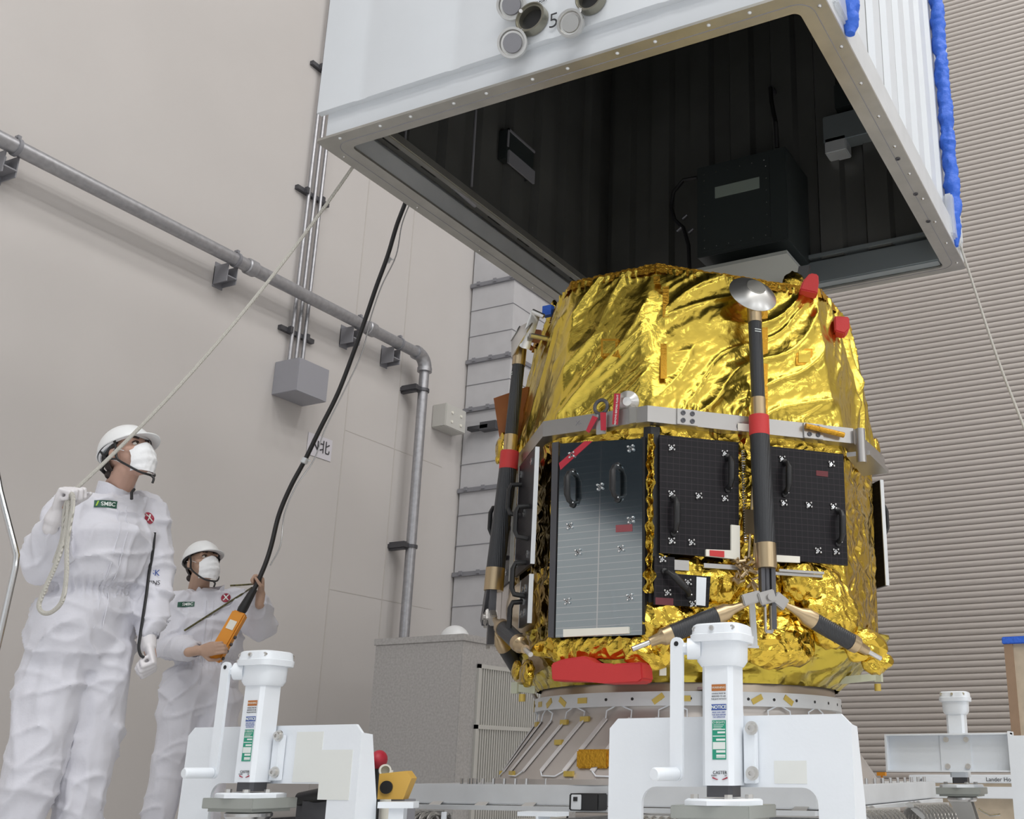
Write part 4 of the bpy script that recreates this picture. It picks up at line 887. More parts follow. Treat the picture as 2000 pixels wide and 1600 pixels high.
# ================================================================== BASE PALLET
def pallet():
    t = thing('transport_base', 'pale aluminium base plate carrying the adapter, on coiled wire isolators', 'base', (LC.x, LC.y, 0))
    x0, x1, y0, y1 = -3.04, -1.28, 3.74, 5.50
    b = MB(); b.bb(x0, x1, y0, y1, .365, .44, bev=.004); b.build('base_plate', 'aluw', t)
    b = MB(); b.bb(x0, x1, y0 - .03, y0 + .05, .345, .362); b.bb(x1 - .05, x1 + .03, y0, y1, .345, .362); b.bb(x0 - .03, x0 + .05, y0, y1, .345, .362); b.build('lower_flange', 'aluw', t)
    xs = [x0 + .25 + i * .035 for i in range(4)] + [x0 + .30 + i * .052 for i in range(6)] + [x0 + .65 + i * .11 for i in range(9)]
    for x in xs:
        b = MB(); b.cyl((x, y0 + .03, .44), (x, y0 + .03, .462), .007, n=8); b.build('stud', 'steel', t)
    for i in range(14):
        b = MB(); b.cyl((x1 - .03, y0 + .1 + i * .12, .44), (x1 - .03, y0 + .1 + i * .12, .462), .007, n=8); b.build('stud', 'steel', t)
    for i in range(8): b = MB(); b.prism([(x0 + .12 + i * .22, y0 - .03, .350), (x0 + .18 + i * .22, y0 - .03, .350), (x0 + .19 + i * .22, y0 - .001, .375), (x0 + .14 + i * .22, y0 - .001, .375)], (0, .001, 0)); b.build('gusset', 'alu', t)
    # lower frame
    b = MB(); b.bb(-3.06, -1.15, 3.5, 3.62, .14, .26); b.bb(-3.06, -1.15, 5.6, 5.72, .14, .26); b.bb(-3.06, -2.94, 3.5, 5.72, .14, .26); b.bb(-1.27, -1.15, 3.5, 5.72, .14, .26); b.build('lower_frame', 'aluw', t)
    for x in (-3.0, -1.2):
        for y in (3.56, 5.66): b = MB(); b.bb(x - .05, x + .05, y - .05, y + .05, .0, .14); b.build('foot', 'dsteel', t)
    b = MB(); b.bb(-2.35, -2.18, 3.52, 3.60, .335, .35); b.bb(-2.27, -2.26, 3.52, 3.6, .2, .335); b.bb(-2.75, -2.74, 3.6, 3.62, .2, .34); b.build('t_bracket', 'white', t)
    def coil(c, ax, L, R, n, rw=.010, br=True):
        c = V(c); ax = V(ax).normalized(); u = cZ; v = ax.cross(u); b = MB(); pts = []
        for i in range(n * 16 + 1): a = 2 * PI * i / 16; pts.append(c + ax * (L * (i / (n * 16) - .5)) + u * R * math.cos(a) + v * R * 1.15 * math.sin(a))
        b.tube(pts, rw, 8); q = b.build('wire_isolator', mat('wire_rope', (.45, .44, .42), .4, metal=.7, bump='wave', bscale=70, bstr=.8) if 'wire_rope' not in bpy.data.materials else bpy.data.materials['wire_rope'], t)
        b = MB(); b.box(c + u * R, (L + .03, .03, .016), ax, v, u, bev=.002); b.box(c - u * R, (L + .03, .03, .016), ax, v, u, bev=.002); b.build('clamp_bar', 'alu', q)
    coil((-2.90, 3.64, .285), (1, 0, 0), .26, .05, 7); coil((-1.16, 4.05, .30), (.35, 1, 0), .22, .055, 9, .007); coil((-1.14, 4.75, .30), (.35, 1, 0), .24, .055, 9, .007); coil((-1.75, 3.6, .285), (1, 0, 0), .22, .05, 7)
    for y in (4.05, 4.75):
        for dy in (-.07, 0, .07): b = MB(); b.prism([(-1.22, y + dy - .01, .36), (-1.22, y + dy + .01, .36), (-1.15, y + dy + .01, .30), (-1.15, y + dy - .01, .30)], (.02, 0, .01)); b.build('clamp_finger', 'alu', t)
    c = ony(1128, 1557, 3.66)
    b = MB(); b.bb(c.x - .025, c.x + .10, 3.64, 3.71, .352, .412, bev=.004); q = b.build('shock_logger', 'black', t)
    b = MB(); b.bb(c.x - .012, c.x + .03, 3.633, 3.64, .356, .408, bev=.002); b.build('logger_face', 'aluw', q)
    b = MB(); b.bb(c.x + .0, c.x + .016, 3.629, 3.633, .385, .400); b.build('logger_button', 'black', q)
    return t
pallet()
# ================================================================== CASTER JACKS
def jack_parts(t, nm_off=0, back=False, hang=False):
    # local frame: column axis at x=0,y=0 ; plate behind at y=+.075..  units metres, world z
    ox, oy = 0, 0
    w_ = .047
    b = MB(); ch = .012; pts = [(-w_ + ch, -w_), (w_ - ch, -w_), (w_, -w_ + ch), (w_, w_ - ch), (w_ - ch, w_), (-w_ + ch, w_), (-w_, w_ - ch), (-w_, -w_ + ch)]
    b.prism([(x, y, .455) for x, y in pts], (0, 0, .33)); b.build('column', 'white', t)
    b = MB(); b.prism([(x * .82, y * .82, .425) for x, y in pts], (0, 0, .03)); b.build('column_foot', 'dsteel', t)
    b = MB(); b.loft([((0, 0, .775), (.055, 0, 0), (0, .055, 0)), ((0, 0, .79), (.066, 0, 0), (0, .062, 0)), ((0, 0, .855), (.068, 0, 0), (0, .064, 0))], 32, .6); h = b.build('gear_housing', 'white', t)
    b = MB(); b.loft([((.0, 0, .842), (.078, 0, 0), (0, .076, 0)), ((.0, 0, .862), (.080, 0, 0), (0, .078, 0)), ((0, 0, .864), (.076, 0, 0), (0, .074, 0)), ((0, 0, .888), (.073, 0, 0), (0, .071, 0)), ((0, 0, .893), (.066, 0, 0), (0, .064, 0))], 32, .45); c = b.build('gear_cap', 'white', t)
    for x, y in ((-.058, -.058), (.058, -.058), (-.058, .058), (.058, .058), (0, -.07)):
        b = MB(); b.lathe((x, y * 1.02, .878), (0, -1 if y < 0 else 1, 0), [(0, .007), (.008, .007), (.008, .003), (.004, .003)], 12); b.build('cap_screw', 'alu', c)
    # crank shaft, arm, handle
    b = MB(); b.cyl((-.05, -.04, .825), (-.085, -.055, .825), .030, n=20); b.cyl((-.08, -.055, .825), (-.105, -.065, .825), .017, n=6); b.build('crank_shaft', 'white', t)
    b = MB(); 
    def armpoly(z0, z1, xw): 
        P = []
        for k in range(9): a = PI * k / 8; P.append((xw * math.cos(a), z1 + xw * math.sin(a)))
        for k in range(9): a = PI + PI * k / 8; P.append((xw * math.cos(a), z0 + xw * math.sin(a)))
        return P
    b.prism([(-.108 + x, -.068, z) for x, z in armpoly(.485, .838, .019)], (0, -.012, 0)); arm = b.build('crank_arm', 'white', t)
    b = MB(); b.cyl((-.108, -.0815, .838), (-.108, -.0800, .838), .007, n=12); b.build('arm_hole', 'black', arm)
    b = MB(); b.lathe((-.108, -.08, .485), (-.15, -1, 0), [(0, .016), (.004, .018), (.10, .018), (.105, .014)], 20); b.build('crank_grip', 'white', arm)
    # bearing plate stack and caster
    b = MB(); b.lathe((0, 0, .405), (0, 0, 1), [(0, .115), (.012, .115), (.016, .108)], 8); b.build('top_plate', 'white', t)
    for x, y in ((-.075, -.03), (.04, -.06), (.075, .0)): b = MB(); b.cyl((x, y, .415), (x, y, .432), .012, n=6); b.build('plate_bolt', 'alu', t)
    b = MB(); b.box((0, 0, .388), (.23, .2, .034), bev=.002); b.box((0, 0, .366), (.2, .17, .01)); b.build('caster_plate', mat('grey_green_plate', (.36, .38, .36), .45, metal=.3), t)
    b = MB(); b.lathe((0, 0, .335), (0, 0, 1), [(0, .07), (.01, .078), (.02, .078), (.026, .07)], 32); b.build('swivel_ring', 'steel', t)
    b = MB()
    for s_ in (-1, 1): b.prism([(-.06, s_ * .035, .335), (.05, s_ * .035, .335), (.11, s_ * .035, .10), (.06, s_ * .035, .08)], (0, .006 * s_, 0))
    b.build('caster_fork', 'alu', t)
    b = MB(); b.lathe((.08, -.028, .10), (0, 1, 0), [(0, .09), (.004, .1), (.052, .1), (.056, .09)], 32); wl = b.build('caster_wheel', 'black', t)
    b = MB(); b.cyl((.08, -.045, .10), (.08, .045, .10), .012); b.build('axle', 'steel', wl)
    b = MB(); b.tube([(.09, -.05, .30), (.15, -.06, .27), (.20, -.06, .275)], .006, 8); b.build('brake_lever', 'steel', t)
def jack_labels(t):
    y = -.0475
    b = MB(); b.bb(-.013, .030, y - .001, y, .706, .724); s_ = b.build('warning_sticker', 'amber', t); text('WARNING', .0085, (.0085, y - .0015, .715), (1, 0, 0), (0, 0, 1), M['foam'], s_, thick=.0003)
    for i, l in enumerate(('HANDLE MUST BE', 'REMOVED TO USE', 'THE JACK IN PLACE')): text(l, .0052, (.0085, y - .001, .699 - i * .0075), (1, 0, 0), (0, 0, 1), M['ink'], t, thick=.0003)
    b = MB(); b.bb(-.014, .031, y - .001, y, .654, .670); s_ = b.build('notice_sticker', 'bluel', t); text('NOTICE', .0125, (.0085, y - .0015, .662), (1, 0, 0), (0, 0, 1), M['inkw'], s_, thick=.0003, bold=.0003)
    for i, l in enumerate(('READ AND OBEY', 'THIS SIGN BEFORE', 'THE OPERATOR')): text(l, .0052, (.0085, y - .001, .648 - i * .0065), (1, 0, 0), (0, 0, 1), M['bluel'], t, thick=.0003)
    b = MB(); b.bb(-.012, .029, y - .001, y, .523, .627, bev=.0); s_ = b.build('spec_sticker', 'green', t)
    b = MB()
    for z0, z1, x0 in ((.530, .536, 0), (.541, .5475, 0), (.550, .569, -.010), (.5725, .578, .0), (.5835, .586, -.010), (.592, .597, .004), (.601, .604, -.010), (.527, .529, .0)): b.bb(x0, .027, y - .0016, y - .001, z0, z1)
    b.build('sticker_blanks', 'inkw', s_)
    text('O EIGHTS', .0085, (.008, y - .0015, .621), (1, 0, 0), (0, 0, 1), M['inkw'], s_, thick=.0003)
    for i in range(3): b = MB(); b.bb(-.008, .024 - .004 * i, y - .0015, y - .001, .6140 - i * .0042, .6152 - i * .0042); b.build('fine_print', 'inkw', s_)
    text('CASTER', .012, (.010, y - .001, .4885), (1, 0, 0), (0, 0, 1), M['ink'], t, thick=.0003)
    text('DOWN', .005, (-.008, y - .001, .481), (1, 0, 0), (0, 0, 1), M['ink'], t, thick=.0003); text('UP', .005, (.027, y - .001, .481), (1, 0, 0), (0, 0, 1), M['ink'], t, thick=.0003)
    for s_ in (-1, 1):
        b = MB(); b.tube([(.010 + s_ * x, y - .001, z) for x, z in ((.022, .476), (.016, .4735), (.010, .4715), (.006, .471))], [.0022, .0018, .0014, .0008], 6); b.build('turn_arrow', 'inkred', t)
def archplate(t, x0, x1, a0, a1, zt=.642, za=.450, y=.052, name='arch_plate', depth=.10):
    P = []; c = .028
    P += [(x0, .10), (x0, zt - c), (x0 + c, zt), (x1 - c, zt), (x1, zt - c), (x1, .10), (a1, .10)]
    r = .045
    for k in range(7): a = PI / 2 * k / 6; P.append((a1 - r + r * math.cos(a), za - r + r * math.sin(a)))
    for k in range(7): a = PI / 2 + PI / 2 * k / 6; P.append((a0 + r + r * math.cos(a), za - r + r * math.sin(a)))
    P.append((a0, .10))
    b = MB(); b.prism([(x, y, z) for x, z in P], (0, .012, 0)); pl = b.build(name, 'white', t)
    b = MB(); pass
    for xg in (x0, x1 - .012):
        b = MB(); b.prism([(xg, y + .012, .10), (xg, y + .012, zt - c), (xg, y + .055, zt - c - .004), (xg, y + .10, .40), (xg, y + .12, .10)], (.012, 0, 0)); b.build('side_gusset', 'white', pl)
    return pl
j1 = thing('caster_jack', 'white crank jack with caster on the arched plate, nearest and right of the red cover', 'jack', (-1.262, 2.90, 0)); j1['org'] = (0, 0, 0)
jack_parts(j1); jack_labels(j1)
pl = archplate(j1, -1.655 + 1.262, -.906 + 1.262, -1.544 + 1.262, -1.007 + 1.262)
b = MB(); b.bb(.052, .085, .02, .05, .46, .61, bev=.002); b.build('mount_flange', 'white', j1)
for z in (.607, .487): b = MB(); b.lathe((.078, .022, z), (0, -1, 0), [(0, .019), (.006, .019), (.006, .013), (.018, .013), (.018, .006), (.012, .006)], 20); b.build('mount_bolt', 'alu', j1)
b = MB(); b.bb(.13, .225, .051, .052, .46, .52); b.build('tape_mark', mat('masking_tape', (.74, .76, .74), .6), pl)
group_j = 'caster jacks at the corners of the base'
def copytree(o, loc, label, parent=None, skip=()):
    c = o.copy(); col.objects.link(c); c.parent = parent
    if parent is None: c.location = loc; c['label'] = label
    for ch in list(o.children):
        if ch.name.split('.')[0] not in skip: copytree(ch, None, None, c)
    return c
j2 = copytree(j1, (-3.02, 2.90, 0), 'white crank jack on the arched plate at lower left, in front of the workers', skip=('arch_plate',))
pl = archplate(j2, -3.416 + 3.02, -2.605 + 3.02, -3.268 + 3.02, -2.73 + 3.02)
mt = bpy.data.materials['masking_tape']
b = MB(); b.bb(.13, .25, .050, .052, .455, .62); b.bb(.25, .385, .050, .052, .40, .56); b.build('tape_mark', mt, pl)
j3 = thing('caster_jack', 'white crank jack behind a boxed channel frame at the far right', 'jack', (-1.275, 6.06, 0)); j3['org'] = (0, 0, 0)
for j in (j1, j2, j3): j['group'] = group_j
for ch in list(j1.children):
    if ch.name.split('.')[0] in ('column', 'column_foot', 'gear_housing', 'gear_cap', 'top_plate', 'plate_bolt', 'caster_plate', 'swivel_ring', 'caster_fork', 'caster_wheel', 'brake_lever'): copytree(ch, None, None, j3)
b = MB(); X0, X1 = -.37, .29; b.bb(X0, X1, -.05, -.04, .482, .675); b.bb(X0, X1, -.11, -.05, .667, .675); b.bb(X0, X1, -.11, -.05, .482, .490); b.bb(X0, X0 + .01, -.11, -.05, .49, .667); b.build('channel_frame', 'white', j3)
b = MB(); b.bb(X1, X1 + .14, -.12, -.108, .12, .66); b.bb(X1 - .012, X1, -.12, .0, .12, .682); b.build('end_plate', 'white', j3)
b = MB(); b.bb(-.085, .075, -.058, -.05, .49, .667); b.build('mount_plate', 'white', j3)
for x in (-.05, .055):
    for z in (.51, .645): b = MB(); b.lathe((x, -.058, z), (0, -1, 0), [(0, .014), (.008, .014), (.008, .006), (.003, .006)], 16); b.build('mount_bolt', 'alu', j3)
# ================================================================== SMALL BACKGROUND THINGS
def misc():
    # long labelled white case far right
    t = thing('holder_case', 'long white lidded case lettered Lander Ho behind the far right jack', 'case', (-1.2, 7.4, 0))
    z1 = ony(1900, 1514, 7.2).z; z0 = ony(1900, 1530, 7.2).z; xa = ony(1775, 1520, 7.2).x; xb = ony(2080, 1520, 7.2).x
    b = MB(); b.bb(xa, xb, 7.2, 7.7, z0, z1, bev=.004); b.build('lid', 'white', t)
    b = MB(); b.bb(xa, xb, 7.21, 7.69, z0 - .02, z0); b.build('wooden_strip', 'tan', t)
    b = MB(); b.bb(xa, xb, 7.2, 7.7, z0 - .09, z0 - .02, bev=.003); b.build('body', 'white', t)
    b = MB(); b.bb(xa + .03, xb, 7.25, 7.65, 0, z0 - .09); b.build('plinth', 'tan', t)
    p = ony(1962, 1522, 7.195); text('Lander Ho', .035, ony(1950, 1523, 7.195), (1, 0, 0), (0, 0, 1), M['ink'], t, align='CENTER'); text('g', .035, ony(1799, 1523, 7.195), (1, 0, 0), (0, 0, 1), M['ink'], t)
    # plywood crate right
    t = thing('plywood_crate', 'tall pale plywood crate with brown edge board and blue top tape at right edge', 'crate', (-1.1, 8.3, 0))
    p = ony(1960, 1245, 8.0); x = p.x; z = p.z
    b = MB(); b.bb(x + .06, x + 1.2, 8.0, 8.8, 0, z - .05); b.build('panel', 'tan', t)
    b = MB(); b.bb(x, x + .06, 7.98, 8.8, 0, z - .05); b.build('edge_board', 'brownw', t)
    b = MB(); b.bb(x - .01, x + 1.2, 7.97, 8.81, z - .05, z, bev=.006); b.build('top_tape', 'blue', t)
    # bent rail left edge
    p = [atd(-30, 800, 3.0), atd(0, 960, 3.0), atd(26, 1060, 3.0), atd(32, 1085, 3.0), atd(29, 1110, 3.0), atd(0, 1240, 3.0), atd(-60, 1500, 3.0)]
    b = MB(); b.tube([p[0], p[1], p[2], p[3], p[4], p[5], p[6], V((p[6].x - .1, p[6].y, 0))], .009, 12); tag(b.build('bent_handrail', mat('polished_tube', (.62, .62, .62), .2, metal=1)), 'bent polished metal rail at the left picture edge beside the taller worker', 'rail')
    # yellow block, red hose, dark box behind left jack
    c = atd(772, 1538, 4.02); t = thing('clamp_block', 'yellow plastic clamp block with a black knob between the left jack and grey cabinet', 'clamp', (c.x, c.y, 0))
    b = MB(); b.prism([c + cR * x + cZ * z_ for x, z_ in ((-.06, -.04), (.03, -.04), (.055, .03), (.035, .055), (-.06, .045))], cH * .08); b.build('block', 'yellow', t)
    b = MB(); b.cyl(c + cR * -.03 - cH * .01, c + cR * -.03 + cH * .0, .022); b.build('knob', 'black', t)
    b = MB(); q = c - cZ * .04; b.bb(q.x - .03, q.x + .03, q.y + .02, q.y + .08, 0, q.z); b.build('post', 'grayp', t)
    b = MB(); c2 = atd(752, 1505, 4.22); b.lathe(c2, -cH + cR * .3, [(-.05, .022), (.03, .022), (.03, .016), (0, .016)], 20); b.cyl(c2 + cH * .04, V((c2.x - .02, c2.y + .06, 0)), .02); tag(b.build('cream_tube', 'foam'), 'short cream tube end above the yellow block', 'tube')
    c3 = atd(740, 1484, 4.42); t = thing('capped_post', 'dark post with a rounded red cap just right of the left jack plate', 'post', (c3.x, c3.y, 0))
    b = MB(); b.ell(c3, cR * .032, cH * .05, cZ * .036, 20, 10); b.build('cap', 'ribbon', t); b = MB(); b.cyl(c3 - cZ * .03, V((c3.x, c3.y, 0)), .016); b.build('post', 'black', t)
    # dark equipment behind the left arch
    c = atd(626, 1600, 4.22); t = thing('equipment_trolley', 'low dark trolley seen through the arch of the left jack', 'trolley', (c.x, c.y, 0))
    z = atd(610, 1545, 4.22).z; b = MB(); b.box((c.x + .0, c.y + .07, z / 2 + .02), (.24, .2, z - .05), cR, cH, cZ, bev=.03); b.build('body', 'dsteel', t)
    b = MB(); b.cyl(V((c.x - .08, c.y - .03, z - .03)), V((c.x + .1, c.y - .03, z + .0)), .025); b.build('hose', 'black', t)
    b = MB(); b.box((c.x, c.y + .07, .03), (.26, .2, .06), cR, cH, cZ); b.build('base', 'black', t)
    # pale table behind pallet left
    c = atd(782, 1572, 3.9); b = MB(); b.box((c.x - .0, c.y - .01, c.z), (.12, .08, .02), cR, cH, cZ); b.box((c.x, c.y - .01, c.z / 2), (.05, .05, c.z), cR, cH, cZ); tag(b.build('pale_stand', 'white'), 'narrow pale stand beside the left end of the base plate', 'stand')
    # small orange fitting right
    c = atd(1722, 1512, 6.6); b = MB(); b.box(c, (.05, .03, .02)); b.cyl(c, (c.x, c.y, 0), .006); tag(b.build('orange_fitting', 'orange'), 'tiny orange fitting left of the far right channel frame', 'fitting')
misc()
# ================================================================== ROPES
def catmull(P, n=10):
    P = [V(p) for p in P]; Q = [P[0] * 2 - P[1]] + P + [P[-1] * 2 - P[-2]]; out = []
    for i in range(1, len(Q) - 2):
        for k in range(n):
            t = k / n; a, b_, c, d = Q[i - 1], Q[i], Q[i + 1], Q[i + 2]
            out.append(.5 * ((2 * b_) + (c - a) * t + (2 * a - 5 * b_ + 4 * c - d) * t * t + (3 * b_ - a - 3 * c + d) * t ** 3))
    out.append(P[-1]); return out
# ================================================================== PEOPLE
def frame(angle, pitch=0):
    # facing direction given as clockwise angle from camera heading; returns forward, left, up
    a = math.radians(angle); f = (cR * math.sin(a) + cH * math.cos(a)).normalized(); l = cZ.cross(f).normalized()
    p = math.radians(pitch); F_ = (f * math.cos(p) + cZ * math.sin(p)).normalized(); U_ = F_.cross(l) * 1.0
    return F_, l, U_
def hand(b, wr, dr, pn, curl, side, s=1.0, thumb=.6, spread=.0):
    """wr wrist, dr fingers direction, pn palm normal (the way the palm faces), side +1 when the thumb is on dr x pn"""
    dr = V(dr).normalized(); pn = V(pn); pn = (pn - dr * pn.dot(dr)).normalized(); w_ = dr.cross(pn) * side
    P = lambda a, c, d: wr + (dr * a + w_ * c + pn * d) * s
    b.loft([(P(-.01, 0, 0), w_ * .024 * s, pn * .017 * s), (P(.02, 0, 0), w_ * .032 * s, pn * .018 * s), (P(.06, .0, 0), w_ * .040 * s, pn * .015 * s), (P(.088, -.001, 0), w_ * .038 * s, pn * .011 * s)], 20)
    b.cap(P(-.06, 0, 0), P(.0, 0, 0), .027 * s, .025 * s)
    for i, (c, L) in enumerate(((.028, (.042, .026, .02)), (.0095, (.046, .029, .021)), (-.0095, (.043, .027, .02)), (-.027, (.034, .021, .018)))):
        p = P(.084 - (.004 if i == 3 else 0), c, 0); ang = 0; rr = (.0093, .0083, .0078, .007)
        for j, l in enumerate(L):
            ang += curl[j] * (1 + .06 * (i - 1)); d = (dr * math.cos(ang) + pn * math.sin(ang) + w_ * (.06 * (1.5 - i) * spread)).normalized()
            q = p + d * l * s; b.cap(p, q, rr[j] * s, rr[j + 1] * s, 12); p = q
    p = P(.022, .026, .006); d = (dr * .55 + w_ * .75 + pn * .25 * thumb).normalized(); q = p + d * .038 * s; b.cap(p, q, .014 * s, .011 * s, 12)
    d = (dr * .75 + w_ * .15 + pn * thumb).normalized(); r = q + d * .032 * s; b.cap(q, r, .0105 * s, .009 * s, 12)
    d = (dr * .75 - w_ * .25 * thumb + pn * thumb * .8).normalized(); u = r + d * .022 * s; b.cap(r, u, .009 * s, .0075 * s, 12)
def person(name, label, J, fa, ha, hp, k, gloves, hs, skin_m, collar_open=False, kh=1.0, hair=True):
    """J joints; fa torso facing, ha head facing, hp head pitch, k body scale"""
    f, l, u = frame(fa); HF, HL, HU = frame(ha, hp)
    t = thing(name, label, 'person', (J['pel'].x, J['pel'].y, 0))
    hc = J['head']
    kb = k; k = kh
    H = lambda x, y, z: hc + (HL * x + HF * y + HU * z) * kh
    bd = MB()
    # head
    bd.ell(H(0, -.012, .035), HL * .076 * k, HF * .094 * k, HU * .088 * k, 28, 18)
    bd.loft([(H(0, .02, .05), HL * .068 * k, HF * .072 * k), (H(0, .025, .0), HL * .068 * k, HF * .070 * k), (H(0, .03, -.045), HL * .060 * k, HF * .062 * k), (H(0, .042, -.085), HL * .045 * k, HF * .046 * k), (H(0, .052, -.112), HL * .025 * k, HF * .028 * k)], 24)
    bd.cap(H(0, .092, .018), H(0, .108, -.022), .009 * k, .014 * k)
    bd.cap(H(-.045, .078, .032), H(.045, .078, .032), .012 * k, .012 * k); bd.cap(H(-.04, .075, -.022), H(-.052, .055, -.01), .02 * k, .018 * k); bd.cap(H(.04, .075, -.022), H(.052, .055, -.01), .02 * k, .018 * k)
    bd.cap(H(-.015, .09, -.062), H(.015, .09, -.062), .012 * k, .012 * k)
    for s_ in (-1, 1): bd.ell(H(s_ * .078, -.008, -.005), HL * .010 * k, (HF * .018 + HU * .004) * k, HU * .031 * k, 14, 10)
    k = kb; nb = J['neck']; bd.cap(H(0, -.022, -.06), nb, .054 * kh, .060 * kh); bd.cap(nb, J['chest'] + u * .05 - f * .02, .056 * k, .08 * k)
    # core
    side = (J['ls'] - J['rs']).normalized()
    bd.loft([(J['pel'] - u * .08, side * .13 * k, f * .09 * k), (J['pel'], side * .145 * k, f * .10 * k), (J['wai'], side * .125 * k, f * .09 * k), (J['chest'], side * .155 * k, f * .11 * k), ((J['ls'] + J['rs']) / 2 - u * .02, side * .16 * k, f * .085 * k), ((J['ls'] + J['rs']) / 2 + u * .04, side * .08 * k, f * .06 * k)], 24)
    for s_ in ('l', 'r'):
        bd.cap(J[s_ + 's'], J[s_ + 'e'], .045 * k, .036 * k); bd.cap(J[s_ + 'e'], J[s_ + 'w'], .036 * k, .026 * k)
        bd.cap(J[s_ + 'h'], J[s_ + 'k'], .075 * k, .052 * k); bd.cap(J[s_ + 'k'], J[s_ + 'a'], .050 * k, .036 * k)
        bd.cap(J[s_ + 'a'], J[s_ + 'a'] + f * .14 - u * .03, .036 * k, .03 * k)
        if not gloves: hand(bd, J[s_ + 'w'], *hs[s_], s=k)
        else: bd.cap(J[s_ + 'w'], J[s_ + 'w'] + V(hs[s_][0]).normalized() * .05, .024 * k, .02 * k)
    body = remesh(bd, .0048, 3).build('body', skin_m, t, smooth=80)
    # eyes and brows
    k = kh
    for s_ in (-1, 1):
        b = MB(); b.ell(H(s_ * .031, .083, .008), HL * .0135 * k, HF * .010 * k, HU * .0085 * k, 14, 10); e = b.build('eye', 'sclera', t)
        b = MB(); b.ell(H(s_ * .031, .0905, .0095), HL * .006 * k, HF * .0036 * k, HU * .0062 * k, 12, 8); b.build('iris', 'iris', e)
        b = MB(); b.tube([H(s_ * .047, .079, .014), H(s_ * .038, .092, .0185), H(s_ * .026, .093, .0185), H(s_ * .016, .088, .012)], .0022 * k, 6); b.build('eyelid', 'hair', e)
        b = MB(); b.tube([H(s_ * .052, .078, .034), H(s_ * .036, .092, .041), H(s_ * .018, .095, .036)], [.003 * k, .0048 * k, .004 * k], 8); b.build('eyebrow', 'hair', t)
    if hair:
        b = MB(); b.ell(H(0, -.02, .02), HL * .080 * k, HF * .094 * k, HU * .10 * k, 28, 18); q = b.bm
        bmesh.ops.bisect_plane(q, geom=q.verts[:] + q.edges[:] + q.faces[:], plane_co=H(0, -.03, 0), plane_no=(HF + HU * -.35).normalized(), clear_outer=True)
        b.cap(H(-.03, -.085, -.05), H(.03, -.085, -.05), .022 * k, .022 * k)
        b.build('hair', 'hair', t)
    # white under-cap
    # helmet
    hh = MB()
    def hs_(uu, vv):
        a = 2 * PI * uu; c, s2 = math.cos(a), math.sin(a); fr = max(0, s2)
        if vv < .8:
            th = vv / .8 * PI / 2; rr = math.sin(th); zz = math.cos(th); rr *= 1 + .02 * math.sin(th) ** 8
            rib = .004 * math.exp(-(c / .18) ** 2) * math.sin(th) ** .5
            return H(c * .099 * rr, -.006 + s2 * .120 * rr, .045 + (.108 + rib) * zz - .006 * fr * (rr ** 4))
        w2_ = (vv - .8) / .2; ex = (.006 + .042 * fr ** 1.5) * w2_
        return H(c * (.099 * 1.02 + ex * .6), -.006 + s2 * (.120 * 1.02 + ex), .045 - .006 * fr - .010 * w2_ * (.4 + 1.2 * fr))
    hh.grid(hs_, 56, 30, closeu=True); bmesh.ops.remove_doubles(hh.bm, verts=hh.bm.verts, dist=.0004); bmesh.ops.recalc_face_normals(hh.bm, faces=hh.bm.faces); bmesh.ops.solidify(hh.bm, geom=hh.bm.faces[:], thickness=.004)
    hel = hh.build('hard_hat', 'helmet', t, smooth=60)
    b = MB(); n_ = 40; b.tube([H(.090 * math.cos(2 * PI * i / n_), -.01 + .108 * math.sin(2 * PI * i / n_), .038 + .010 * math.sin(2 * PI * i / n_)) for i in range(n_)], .007 * k, 8, closed=True); b.build('headband', 'maskm' if gloves else 'black', hel)
    if gloves:
        b = MB(); b.ell(H(0, -.012, .035), HL * .083 * k, HF * .10 * k, HU * .08 * k, 28, 14); q = b.bm
        bmesh.ops.bisect_plane(q, geom=q.verts[:] + q.edges[:] + q.faces[:], plane_co=H(0, 0, .03), plane_no=(HU * -1 + HF * .55).normalized(), clear_outer=True); b.build('inner_cap', mat('inner_cap_cloth', (.60, .68, .74), .8), t)
        b = MB(); b.tube([H(.082 * c, y, z) for c, y, z in ((-.95, .03, .04), (-1, -.04, .01), (-.8, -.09, -.03), (0, -.112, -.045), (.8, -.09, -.03), (1, -.04, .01), (.95, .03, .04))], .009 * k, 8); b.build('nape_band', 'black', hel)
    # chin straps
    b = MB()
    for s_ in (-1, 1):
        J1 = H(s_ * .082, .018, -.045)
        b.tube(catmull([H(s_ * .094, .035, .04), H(s_ * .086, .026, 0), J1, H(s_ * .068, .052, -.098), H(s_ * .038, .078, -.138), H(0, .086, -.147)], 5), .0052 * k, 8)
        b.tube(catmull([H(s_ * .092, -.05, .03), H(s_ * .088, -.03, -.015), J1], 5), .0045 * k, 8)
    b.tube(catmull([H(0.012, .086, -.147), H(0.02, .088, -.162), H(.016, .080, -.182)], 5), .005 * k, 8)
    b.build('chin_strap', 'black', hel)
    # mask
    mk = MB()
    def mf(uu, vv):
        x = (uu - .5) * 2
        z = -.016 - .108 * vv + .020 * (1 - abs(x) ** 1.5) * (1 - vv) ** 2 - .012 * (1 - x * x) * vv ** 2 + .010 * x * x * (vv - .5)
        ww = .064 * (1 - .30 * max(0, vv - .45) ** 1.5) * (1 - .10 * (1 - vv) ** 4)
        y = .040 + .074 * math.sqrt(max(0, 1 - (x * .95) ** 2)) + .012 * math.sin(PI * min(1, vv * 1.1 + .12)) - .050 * max(0, vv - .62) ** 1.2
        y += .0016 * math.sin(vv * 24 + x) * (1 - x * x * .6) + .003 * fn3((x * 2, vv * 3, fa), 2)
        return H(ww * x * 1.04, y, z)
